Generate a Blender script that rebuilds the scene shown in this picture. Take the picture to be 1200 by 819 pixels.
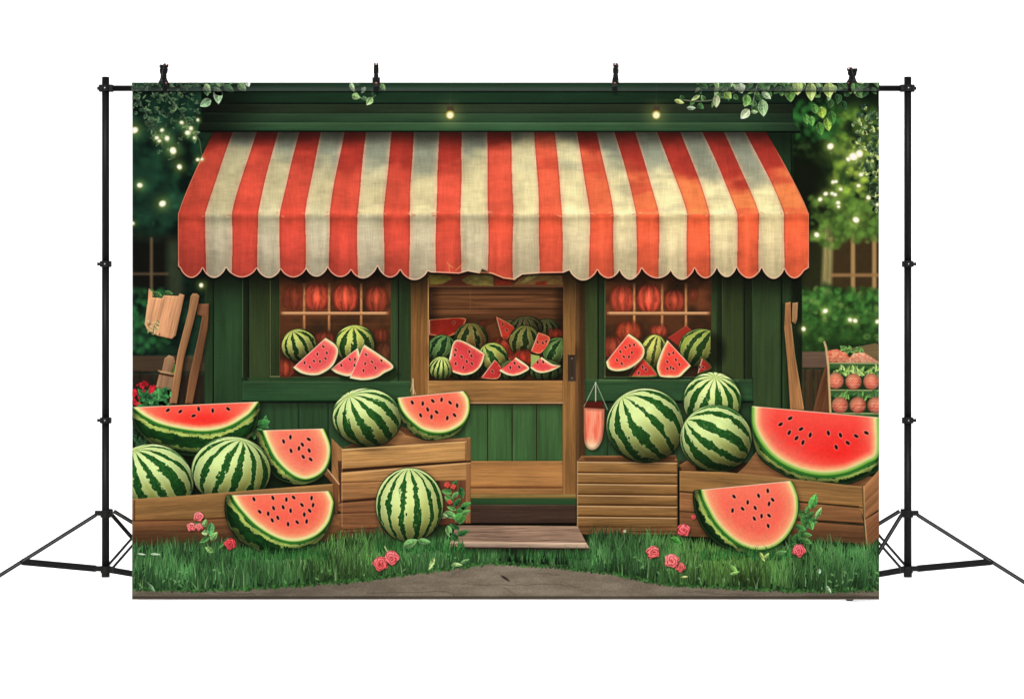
import bpy, bmesh, math
from mathutils import Vector, Matrix
for _o in list(bpy.data.objects): bpy.data.objects.remove(_o)
SCN = bpy.context.scene
COL = SCN.collection
# ---------------------------------------------------------------- camera
# The print hangs in the plane y = 0; S metres per unit of print coordinate.
S = 0.0035
FLOOR = 705.0
def WX(px): return (px-600.0)*S
def WZ(py): return (FLOOR-py)*S
CAMD = 9.0
cam = bpy.data.cameras.new('camera'); cam.sensor_width = 36.0
cam.lens = 36.0*CAMD/(1200*S); cam.clip_end = 500
camo = bpy.data.objects.new('camera', cam); COL.objects.link(camo)
camo.location = (0, -CAMD, WZ(409.5)); camo.rotation_euler = (math.radians(90), 0, 0)
SCN.camera = camo
# ------------------------------------------------- daylight, soft and high
world = bpy.data.worlds.new('World'); SCN.world = world; world.use_nodes = True
nt = world.node_tree; nt.nodes.clear()
sky = nt.nodes.new('ShaderNodeTexSky'); sky.sky_type = 'NISHITA'; sky.sun_disc = False
SUN_EL, SUN_AZ = math.radians(38), math.radians(186)
sky.sun_elevation = SUN_EL; sky.sun_rotation = SUN_AZ; sky.dust_density = 3.0; sky.air_density = 1.0
hs = nt.nodes.new('ShaderNodeHueSaturation'); hs.inputs['Saturation'].default_value = .12      # thin white cloud: overcast, hardly blue
bg = nt.nodes.new('ShaderNodeBackground'); bg.inputs['Strength'].default_value = .15
ow = nt.nodes.new('ShaderNodeOutputWorld')
nt.links.new(sky.outputs[0], hs.inputs['Color']); nt.links.new(hs.outputs[0], bg.inputs['Color']); nt.links.new(bg.outputs[0], ow.inputs['Surface'])
sun = bpy.data.lights.new('sun', 'SUN'); sun.energy = 1.5; sun.angle = math.radians(25); sun.color = (1.0, .985, .96)
suno = bpy.data.objects.new('sun', sun); COL.objects.link(suno)
_d = Vector((math.sin(SUN_AZ)*math.cos(SUN_EL), math.cos(SUN_AZ)*math.cos(SUN_EL), math.sin(SUN_EL)))
suno.rotation_euler = (-_d).to_track_quat('-Z', 'Y').to_euler(); suno.location = (0, -4, 6)
SCN.view_settings.view_transform = 'Standard'; SCN.view_settings.look = 'None'
SCN.view_settings.exposure = EXPOSURE = 0.45; SCN.view_settings.gamma = 1.0
INK = 0.425            # how much light the printed fabric gives back at full white

# --------------------------------------------------------------- helpers
def principled(name, col, rough=.5, metal=0., spec=.5):
    m = bpy.data.materials.new(name); m.use_nodes = True
    b = m.node_tree.nodes['Principled BSDF']
    b.inputs['Base Color'].default_value = (*col, 1); b.inputs['Roughness'].default_value = rough
    b.inputs['Metallic'].default_value = metal; b.inputs['Specular IOR Level'].default_value = spec
    return m, m.node_tree, b
def tag(o, label=None, cat=None, group=None, kind=None):
    if label: o['label'] = label
    if cat: o['category'] = cat
    if group: o['group'] = group
    if kind: o['kind'] = kind
    return o
def empty(name, loc, label=None, cat=None, group=None):
    o = bpy.data.objects.new(name, None); o.location = loc; o.empty_display_size = .05; COL.objects.link(o)
    return tag(o, label, cat, group)
def link(name, bm, mats, parent=None, smooth_=False):
    me = bpy.data.meshes.new(name); bm.normal_update(); bm.to_mesh(me); bm.free()
    for m in (mats if isinstance(mats, (list, tuple)) else [mats]): me.materials.append(m)
    if smooth_:
        for p in me.polygons: p.use_smooth = True
    o = bpy.data.objects.new(name, me); COL.objects.link(o)
    if parent is not None:
        o.parent = parent
        for v in me.vertices: v.co -= ORG[parent.name]
        ORG[o.name] = ORG[parent.name]
    else: ORG[o.name] = Vector((0, 0, 0))
    return o
ORG = {}
def tube(bm, a, b, r, n=16, r2=None):
    a, b = Vector(a), Vector(b); d = b-a
    M = Matrix.Translation((a+b)/2) @ d.to_track_quat('Z', 'Y').to_matrix().to_4x4()
    bmesh.ops.create_cone(bm, cap_ends=True, segments=n, radius1=r, radius2=r if r2 is None else r2, depth=d.length, matrix=M)
def bar(bm, a, b, w, t, bev=.001, up=(0, 1, 0)):          # flat bar, w in the plane facing the camera, t in depth
    a, b = Vector(a), Vector(b); d = (b-a); L = d.length; z = d.normalized(); y = Vector(up); x = y.cross(z).normalized(); y = z.cross(x)
    M = Matrix((x, y, z)).transposed().to_4x4(); M.translation = (a+b)/2
    g = bmesh.ops.create_cube(bm, size=1, matrix=M @ Matrix.Diagonal((w, t, L, 1)))
    if bev: bmesh.ops.bevel(bm, geom=list({e for v in g['verts'] for e in v.link_edges}), offset=bev, segments=2, affect='EDGES')
def cube(bm, c, s, bev=.0015):
    g = bmesh.ops.create_cube(bm, size=1, matrix=Matrix.Translation(c) @ Matrix.Diagonal((*s, 1)))
    if bev: bmesh.ops.bevel(bm, geom=list({e for v in g['verts'] for e in v.link_edges}), offset=bev, segments=2, affect='EDGES')

# ------------------------------------------------- the white studio sweep
def studio():
    m, t, b = principled('white_paint', (.86, .86, .86), .75, 0, .2)
    n = t.nodes.new('ShaderNodeTexNoise'); n.inputs['Scale'].default_value = 3.0; n.inputs['Detail'].default_value = 6
    cr = t.nodes.new('ShaderNodeMapRange'); cr.inputs['To Min'].default_value = .84; cr.inputs['To Max'].default_value = .88
    cb = t.nodes.new('ShaderNodeCombineColor')
    t.links.new(n.outputs['Fac'], cr.inputs['Value'])
    for k in range(3): t.links.new(cr.outputs[0], cb.inputs[k])
    t.links.new(cb.outputs[0], b.inputs['Base Color'])
    bm = bmesh.new(); prof = [(-60, 0), (-8, 0), (2.2, 0)]
    R = 1.6
    for k in range(1, 17):
        a = math.pi/2*k/16; prof.append((2.2+R*math.sin(a), R-R*math.cos(a)))
    prof.append((2.2+R, 9.0)); prof.append((2.3+R, 9.0)); prof.append((2.3+R, -.1)); prof.append((-60, -.1))
    rows = []
    for x in (-45, -15, 15, 45): rows.append([bm.verts.new((x, p[0], p[1])) for p in prof])
    for r0, r1 in zip(rows, rows[1:]):
        for i in range(len(prof)): j = (i+1) % len(prof); bm.faces.new((r0[i], r1[i], r1[j], r0[j]))
    bm.faces.new(rows[0]); bm.faces.new(rows[-1][::-1])
    bmesh.ops.recalc_face_normals(bm, faces=bm.faces)
    o = link('studio_floor', bm, m); tag(o, 'seamless white studio floor sweeping up into the wall', None, None, 'structure')
    for p in o.data.polygons: p.use_smooth = abs(p.normal.x) < .5
studio()
# ======================================================================
# THE PRINTED CLOTH
# The photograph shows a flat printed fabric backdrop clamped to a stand.
# The fruit shop is ink on that cloth, so it is built flat: one hanging
# sheet whose printed things are thin ink shapes (meshes) on the fabric.
# The ink colours are computed here, from formulas only, on a canvas that
# uses the coordinates of the print (x 155..1030, y 97..702).
# ======================================================================
import numpy as np
f32 = np.float32
SS = 2.0
X0, Y0, X1, Y1 = 155.0, 97.0, 1030.0, 702.0
CW, CH = int((X1-X0)*SS), int((Y1-Y0)*SS)
IMG = np.zeros((CH, CW, 3), f32)
PARTS = []                        # (name, parent index, list of outlines, label, kind)
rng = np.random.default_rng(7)

def reg(name, outlines, parent=None, label=None, kind=None):
    if not isinstance(outlines[0][0], (tuple, list, np.ndarray)): outlines = [outlines]
    PARTS.append((name, parent, [[(float(p[0]), float(p[1])) for p in o] for o in outlines], label, kind))
    return len(PARTS)-1

# ---------------------------------------------------------------- noise
def _h(ix, iy, s):
    h = (ix.astype(np.uint32)*np.uint32(374761393) + iy.astype(np.uint32)*np.uint32(668265263) + np.uint32((s*2246822519+12345) & 0xffffffff))
    h = (h ^ (h >> np.uint32(13)))*np.uint32(1274126177)
    return ((h ^ (h >> np.uint32(16))) & np.uint32(0xffff)).astype(f32)/f32(65535)
def vn(x, y, s=0):
    xf = np.floor(x); yf = np.floor(y)
    ix = xf.astype(np.int64); iy = yf.astype(np.int64)
    u = (x-xf).astype(f32); v = (y-yf).astype(f32)
    u = u*u*(3-2*u); v = v*v*(3-2*v)
    a = _h(ix, iy, s); b = _h(ix+1, iy, s); c = _h(ix, iy+1, s); d = _h(ix+1, iy+1, s)
    return (a*(1-u)+b*u)*(1-v) + (c*(1-u)+d*u)*v
def fbm(x, y, s=0, o=3):
    t = 0; a = 1.0; n = 0
    for k in range(o):
        t = t + a*vn(x*2**k+k*17.3, y*2**k+k*9.1, s+k*31); n += a; a *= .55
    return t/n
def sm(a, b, x):
    t = np.clip((x-a)/(b-a), 0, 1); return t*t*(3-2*t)
def mix(a, b, t):
    a = np.asarray(a, f32); b = np.asarray(b, f32)
    t = np.asarray(t, f32)
    if t.ndim >= 2: t = t[..., None]
    return a*(1-t)+b*t

# --------------------------------------------------------------- regions
class Reg: pass
def region(x0, y0, x1, y1, pad=3):
    i0 = max(0, int((x0-pad-X0)*SS)); i1 = min(CW, int((x1+pad-X0)*SS)+1)
    j0 = max(0, int((y0-pad-Y0)*SS)); j1 = min(CH, int((y1+pad-Y0)*SS)+1)
    if i1 <= i0 or j1 <= j0: return None
    r = Reg(); r.s = (slice(j0, j1), slice(i0, i1))
    xs = (np.arange(i0, i1)+.5)/SS+X0; ys = (np.arange(j0, j1)+.5)/SS+Y0
    r.x, r.y = np.meshgrid(xs.astype(f32), ys.astype(f32))
    return r
def put(r, col, a):
    v = IMG[r.s]; a = np.asarray(a, f32)
    if a.ndim == 2: a = a[..., None]
    v += (np.asarray(col, f32)-v)*a
def mul(r, k):
    k = np.asarray(k, f32); IMG[r.s] *= k[..., None] if k.ndim == 2 else k
def segd(r, pts, closed=True):
    best = np.full(r.x.shape, 1e9, f32); n = len(pts)
    for i in range(n if closed else n-1):
        ax, ay = pts[i]; bx, by = pts[(i+1) % n]
        dx, dy = bx-ax, by-ay; L = dx*dx+dy*dy+1e-9
        t = np.clip(((r.x-ax)*dx+(r.y-ay)*dy)/L, 0, 1)
        best = np.minimum(best, (r.x-ax-t*dx)**2+(r.y-ay-t*dy)**2)
    return np.sqrt(best)
def inside(r, pts):
    ins = np.zeros(r.x.shape, bool); n = len(pts)
    for i in range(n):
        ax, ay = pts[i]; bx, by = pts[(i+1) % n]
        if ay == by: continue
        c = (r.y >= min(ay, by)) & (r.y < max(ay, by))
        ins ^= c & (r.x < ax+(r.y-ay)*(bx-ax)/(by-ay))
    return ins
def sdf(r, pts):                 # positive inside
    d = segd(r, pts); return np.where(inside(r, pts), d, -d)
def box(pts, pad=3):
    P = np.array(pts); return region(P[:, 0].min(), P[:, 1].min(), P[:, 0].max(), P[:, 1].max(), pad)
def cov(d, soft=.5): return np.clip(d/soft*.5+.5, 0, 1)
def smooth(pts, n=6, closed=False):
    P = [np.array(p, float) for p in pts]; N = len(P); out = []
    rg = range(N) if closed else range(N-1)
    for i in rg:
        p1 = P[i]; p2 = P[(i+1) % N]
        p0 = P[i-1] if (closed or i > 0) else p1
        p3 = P[(i+2) % N] if (closed or i+2 < N) else p2
        for k in range(n):
            t = k/n
            out.append(tuple(.5*((2*p1)+(-p0+p2)*t+(2*p0-5*p1+4*p2-p3)*t*t+(-p0+3*p1-3*p2+p3)*t**3)))
    if not closed: out.append(tuple(P[-1]))
    return out
def ell(cx, cy, rx, ry, a=0, n=40):
    c, s = np.cos(a), np.sin(a)
    return [(cx+rx*np.cos(t)*c-ry*np.sin(t)*s, cy+rx*np.cos(t)*s+ry*np.sin(t)*c) for t in np.linspace(0, 2*np.pi, n, endpoint=False)]
def clampp(pts):
    return [(min(max(p[0], X0), X1), min(max(p[1], Y0), Y1)) for p in pts]
def shadow(pts, dx, dy, rad, amt):
    P = [(p[0]+dx, p[1]+dy) for p in pts]; r = box(P, rad*2)
    if r is None: return
    mul(r, 1-amt*sm(-rad, rad, sdf(r, P)))
def flat(pts, col, soft=.5, al=1.0):
    r = box(pts, 2+soft)
    if r is None: return
    put(r, col, al*cov(sdf(r, pts), soft))
def line(pts, w, col, al=1., soft=.5):
    r = box(pts, w+2+soft)
    if r is None: return
    put(r, col, al*cov(w/2-segd(r, pts, False), soft))
def dab(cx, cy, rx, ry, ang, col, al=1., soft=.5):
    m = max(rx, ry)+soft+1
    r = region(cx-m, cy-m, cx+m, cy+m, 0)
    if r is None: return
    c, s = np.cos(ang), np.sin(ang)
    u = ((r.x-cx)*c+(r.y-cy)*s)/rx; v = (-(r.x-cx)*s+(r.y-cy)*c)/ry
    q = np.sqrt(u*u+v*v); put(r, col, al*cov((1-q)*min(rx, ry), soft))
def glow(cx, cy, r0, col, al):
    R = r0*3; r = region(cx-R, cy-R, cx+R, cy+R, 0)
    if r is None: return
    q = ((r.x-cx)**2+(r.y-cy)**2)/(r0*r0)
    v = IMG[r.s]; v += (255-v)*(np.asarray(col, f32)/255)*(al*np.exp(-q))[..., None]
def blade(x, y, h, lean, w, col, al=1.):      # a tapering, bending grass stroke
    xt = x+lean; r = region(min(x, xt)-w, y-h, max(x, xt)+w, y, 1)
    if r is None: return
    t = np.clip((y-r.y)/h, 0, 1)
    d = np.abs(r.x-(x+lean*t*t)); ww = w*(1-t)**.7
    put(r, col, al*np.clip((ww*.5-d)*SS+.5, 0, 1)*((r.y < y) & (r.y > y-h)))

# ----------------------------------------------------------- the painters
def wood(pts, col, ang=0., seed=0, grain=1., edge=1., vary=1., soft=.5, dark=None, name=None, parent=None, label=None):
    r = box(pts, 2); 
    if r is None: return None
    d = sdf(r, pts); c, s = np.cos(ang), np.sin(ang)
    a = r.x*c+r.y*s; b = -r.x*s+r.y*c
    warp = fbm(a/75, b/14, seed+5, 2)*2.6
    g = .5*vn(a/38, (b+warp)/1.3, seed)+.35*vn(a/80, (b+warp)/3.2, seed+3)+.25*vn(a/9, b/.8, seed+8)-.55
    lo = fbm(a/60, b/18, seed+11, 2)-.5
    k = 1+grain*.42*g+vary*.28*lo
    gy, gx = np.gradient(d); gy = gy*SS; gx = gx*SS
    e1 = np.exp(-np.maximum(d, 0)/1.1)
    cc = np.asarray(col, f32)*k[..., None]
    lit = np.clip(gy*.9+gx*.35, -1, 1)*e1
    cc = cc+edge*np.where(lit > 0, lit*62, lit*74)[..., None]*np.array([1, .9, .72], f32)
    if dark is not None: cc = cc*dark(r.x, r.y)[..., None]
    put(r, cc, cov(d, soft))
    if name: return reg(name, clampp(pts), parent, label)
def rect(x0, y0, x1, y1): return [(x0, y0), (x1, y0), (x1, y1), (x0, y1)]

def melon(cx, cy, rx, ry, pole, n=11, seed=0, tilt=0., lc=(188, 208, 134), yc=(156, 160, 70), dc=(24, 72, 24), width=.42, clip=None,
          light=(-.35, -.6, .72), amb=.34, gain=1., rim=1., jag=1., shad=True, name='watermelon', label=None, twist=0., sat=None, regp=True, blur=.5):
    if shad:
        shadow(ell(cx, cy, rx, ry), 2, 3, 7, .55)
    r = region(cx-rx, cy-ry, cx+rx, cy+ry, 2)
    c, s = np.cos(tilt), np.sin(tilt)
    u = ((r.x-cx)*c+(r.y-cy)*s)/rx; v = (-(r.x-cx)*s+(r.y-cy)*c)/ry
    q = np.sqrt(u*u+v*v); z = np.sqrt(np.clip(1-q*q, 0, 1))
    qn = np.maximum(q, 1); N = np.stack([u/qn, v/qn, z], -1)
    p = np.array([(pole[0]-cx)/rx, (pole[1]-cy)/ry, 0.]); m = min(np.hypot(p[0], p[1]), .985)
    p[:2] *= m/max(np.hypot(p[0], p[1]), 1e-6); p[2] = np.sqrt(1-m*m)
    a = np.cross(p, [0, 0, 1.]); a /= np.linalg.norm(a)+1e-9; b = np.cross(p, a)
    la = np.arccos(np.clip(N@p, -1, 1)).astype(f32)               # angle from the stalk
    lo = np.arctan2(N@a, N@b).astype(f32)
    wob = (fbm(la*2.2+seed, lo*n/2.4, seed, 2)-.5)*.42
    jg = (vn(la*13, lo*n*1.1, seed+4)-.5)*.30*jag+(vn(la*34, lo*n*2.3, seed+6)-.5)*.16*jag
    sc = lo*n/(2*np.pi)+wob+twist*la
    fr = np.abs(sc-np.floor(sc)-.5)*2                             # 1 between, 0 on a stripe
    sid = _h(np.floor(sc).astype(np.int64), np.zeros(sc.shape, np.int64)+seed, 9)
    w = width*(.72+.5*sid)*sm(-.1, .8, la)+.06
    aa = 2.2*n/(2*np.pi)/(SS*.5*(rx+ry)*np.maximum(np.sin(la), .12))
    st = sm(w+aa, w-aa, fr+jg*sm(.15, .7, la))
    isl = .55*sm(.84, .92, vn(la*22, lo*n*1.7, seed+15))*sm(w+.3, w-.1, fr)*.8
    veins = (fbm(la*5+fr*2, lo*n*1.5+la*3, seed+20, 3)-.5)
    lt = mix(lc, yc, sm(.15, .95, .42+u*.25+v*.55+veins*.5))
    lt = lt*(1+.16*veins[..., None])
    mott = (vn(la*26, lo*n*3, seed+22)-.5)
    dk = np.asarray(dc, f32)*(1+.55*mott+.35*veins)[..., None]
    rimst = np.clip(st*(1-st)*4, 0, 1); lt = mix(lt, (196, 218, 146), .5*sm(w+.34, w+.02, fr+jg))
    col = mix(lt, dk, np.clip(st*(1-isl*.6), 0, 1))
    col = mix(col, np.asarray(yc, f32)*.95, .35*np.exp(-(la/.12)**2))
    L = np.array(light)/np.linalg.norm(light)
    dif = np.clip(N@L*.85+.25, 0, 1)
    sh = amb+(1.10-amb)*dif
    sh = sh*(.50+.50*sm(0, .42, z))                                # turned-away rim
    sh = sh*(1-.28*sm(.25, 1., v))
    col = col*(sh*gain)[..., None]
    H = L+np.array([0, 0, 1.]); H /= np.linalg.norm(H)
    sp = np.clip(N@H, 0, 1)**6
    col = col+(sp*20*gain*(1-.5*st))[..., None]*np.array([1, 1, .85])
    edge = (1-q)*min(rx, ry)
    col = col+(rim*np.exp(-((edge-1.6)/1.0)**2)*(.5-.5*(u*.1+v*.9)))[..., None]*np.array([70, 84, 60])*gain
    col = col*(1-.42*np.exp(-(edge/.7)**2))[..., None]
    if sat is not None: col = mix(col, col.mean(-1, keepdims=True)*np.asarray(sat, f32), .5)
    al = cov(edge, blur)
    out = ell(cx, cy, rx, ry, tilt)
    if clip is not None:
        al = al*(sdf(r, clip) > 0)
    put(r, col, al)
    if regp:
        if clip is not None: out = [(min(max(x, min(q[0] for q in clip)), max(q[0] for q in clip)), min(max(y, min(q[1] for q in clip)), max(q[1] for q in clip))) for x, y in out]
        return reg(name, clampp(out), None, label)

def seed_(x, y, ang, L=2.6, W=1.55, halo=.8):
    dab(x, y, L+.9, W+.85, ang, (255, 196, 166), .55*halo, .8)
    dab(x, y, L*.98, W*.98, ang, (22, 10, 14), 1, .5)
    dab(x-.35, y-.5, L*.25, W*.18, ang, (84, 60, 60), .35, .5)

def slice_(arc, seeds, body=None, seed=0, rw=9., deep=(240, 70, 58), pale=(248, 128, 98), white=(236, 236, 168), green=(150, 180, 78), bseed=0,
           name='watermelon_slice', label=None, cutline=True, bands=True, sz=1., dim=1., sang=None, gr=1.4, light_left=0., hot=None, shad=.5):
    """arc: rind edge of the flesh (open path); the cut edge closes it."""
    A = smooth(arc, 6); pid = None
    if body is not None:
        B = smooth(body, 6)
        if shad: shadow(B, 1, 3, 6, shad)
        r = box(B, 2); d = sdf(r, B); da = segd(r, A, False)
        tang = np.arctan2(r.y-np.mean([p[1] for p in A])+20, r.x-np.mean([p[0] for p in A]))
        nz = (vn(tang*11, da/9, bseed)-.5)*4.2+(vn(tang*34, da/3, bseed+3)-.5)*2.2
        dd = (da+nz)
        per = 17.
        ph = np.abs(((dd+4)/per) % 1-.5)*2                # 1 centre of dark
        dark = sm(.20, .36, ph)
        lt = mix((146, 162, 80), (88, 108, 50), sm(4, 26, da))
        vein = fbm(tang*9, da/3, bseed+7, 3)-.5
        col = mix(lt*(1+.5*vein)[..., None], np.array([16, 50, 18], f32)*(1+.9*vein)[..., None], dark)
        col = mix(np.array([38, 96, 34], f32), col, sm(1, 4, da))
        col = col*(.38+.78*sm(0, 12, d)*(1-.5*sm(5, 34, da)))[..., None]
        col = col+(np.exp(-((d-1.7)/.9)**2)*26)[..., None]*np.array([1, 1.2, .8])
        put(r, col*dim, cov(d, .5))
        pid = reg(name, clampp(B), None, label)
    elif shad: shadow(A, 1, 2, 4, shad)
    r = box(A, 2); d = sdf(r, A); da = segd(r, A, False)
    nz = fbm(r.x/7, r.y/7, seed, 3)-.5; nf = fbm(r.x/1.7, r.y/1.9, seed+5, 2)-.5
    cut = segd(r, [A[0], A[-1]], False)
    t = sm(rw*.75, rw*2.6, da+nz*5)
    col = mix(pale, deep, t*(.72+.35*nz+.25*sm(0, 26, cut)))
    if hot is not None:
        q = np.exp(-(((r.x-hot[0])/hot[2])**2+((r.y-hot[1])/hot[3])**2)); col = mix(col, np.array([250, 34, 30], f32), .75*q)
    col = col*(1+.13*nf+.10*nz)[..., None]
    col = mix((252, 176, 120), col, sm(rw*.5, rw*1.25, da+nz*2))
    col = mix(white, col, sm(rw*.25, rw*.75, da+nz*1.5))
    col = mix(green, col, sm(gr*.6, gr*2.1, da))
    col = mix(np.array([34, 92, 30], f32), col, sm(.2, gr*.7, da))
    if cutline: col = mix(col, (255, 226, 190), .85*np.exp(-(cut/1.0)**2)*(da > 1.5))
    col = col*(1+.05*sm(30, 0, cut))[..., None]
    put(r, np.clip(col, 0, 255)*dim, cov(d, .5))
    if pid is None: pid = reg(name, clampp(A), None, label)
    else: reg('flesh', clampp(A), pid)
    for i, sp in enumerate(seeds):
        an = sang if sang is not None else 1.25+.45*np.sin(i*2.7+seed)
        if len(sp) > 2: an = sp[2]
        seed_(sp[0], sp[1], an, 2.7*sz, 1.6*sz)
    return pid

def leaf(cx, cy, L, W, ang, col, vein=True, soft=.5, al=1.):
    m = L+2; r = region(cx-m, cy-m, cx+m, cy+m, 0)
    if r is None: return []
    c, s = np.cos(ang), np.sin(ang)
    u = ((r.x-cx)*c+(r.y-cy)*s)/L; v = (-(r.x-cx)*s+(r.y-cy)*c)/W
    prof = np.clip(1-u*u, 0, 1)**.8*(1-.28*u)
    k = 1+.30*np.where(v > 0, -.7, .4)+.22*u+.40*(vn(r.x/1.5, r.y/1.5, int(cx*7+cy))-.5)
    cc = np.asarray(col, f32)*k[..., None]
    if vein: cc = cc+(np.exp(-(v*W/.45)**2)*13)[..., None]*np.array([.9, 1, .6])
    e = np.minimum((prof-np.abs(v))*W, (1-np.abs(u))*L*.8)
    cc = cc+(np.exp(-((e-.7)/.5)**2)*28)[..., None]
    put(r, cc, al*cov(e, soft))
    o = []
    for t in np.linspace(-1, 1, 7):
        o.append((t, (max(1-t*t, 0))**.8*(1-.28*t)))
    P = [(cx+t*L*c-w*W*s, cy+t*L*s+w*W*c) for t, w in o]+[(cx+t*L*c+w*W*s, cy+t*L*s-w*W*c) for t, w in o[-2:0:-1]]
    return P

def rose(cx, cy, R, seed=0, col=(214, 72, 78), label=None, name='rose', squash=.95):
    r = region(cx-R, cy-R, cx+R, cy+R, 2); c0 = np.asarray(col, f32)
    dx = (r.x-cx)/R; dy = (r.y-cy)/(R*squash); q = np.sqrt(dx*dx+dy*dy); th = np.arctan2(dy, dx)
    ruf = lambda t: 1-.15*np.abs(np.sin(t*2.5+seed))-.07*np.sin(t*4+seed*2)
    n1 = fbm(dx*2.6+seed*5, dy*2.6+9, seed, 3)
    sw = q*2.5-th/(2*np.pi)+.34*np.sin(th*2+seed*1.7)+1.5*(n1-.5)
    f = sw-np.floor(sw)
    pet = .58+.60*sm(0, .55, f)-.10*sm(.8, 1, f)
    lit = 1.12-.26*dy-.08*dx
    cc = c0*(pet*lit)[..., None]+(sm(.35, .62, f)*sm(.95, .7, f)*20)[..., None]*np.array([.7, 1.1, 1.0])
    cc = mix(cc, c0*.42, .6*np.exp(-((f-.02)/.07)**2)+.45*np.exp(-(q/.20)**2))
    dab(cx+.5, cy+1, R*.95, R*squash*.95, 0, (20, 24, 16), .6, 1.6)
    put(r, np.clip(cc, 0, 255), cov((ruf(th)-q)*R, .6))
    o = [(cx+R*e*np.cos(t), cy+R*squash*e*np.sin(t)) for t in np.linspace(0, 2*np.pi, 24, endpoint=False) for e in [float(ruf(t))]]
    return reg(name, clampp(o), None, label)

def sprig(pts, n, L, W, cols, seed, name=None, label=None, stem=(60, 96, 48), parent=None, extra=None, sw=1.):
    R = np.random.default_rng(seed); S = smooth(pts, 8); line(S, sw, stem, .9)
    outs = []
    for k in range(n):
        i = int((k+.6)/n*(len(S)-1)); i = min(i, len(S)-2); p = S[i]; q = S[i+1]
        a = np.arctan2(q[1]-p[1], q[0]-p[0])+(1 if k % 2 else -1)*(.7+.5*R.random())
        l = L*(.65+.6*R.random()); w = W*(.65+.6*R.random())
        o = leaf(p[0]+np.cos(a)*l*.9, p[1]+np.sin(a)*l*.9, l, w, a, cols[R.integers(len(cols))])
        if o: outs.append(o)
    if extra:
        for e in extra: outs.append(leaf(*e))
    outs = [clampp(o) for o in outs if o and X0 < o[0][0] < X1 and Y0 < o[0][1] < Y1]
    if name and outs: return reg(name, outs, parent, label)

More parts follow.
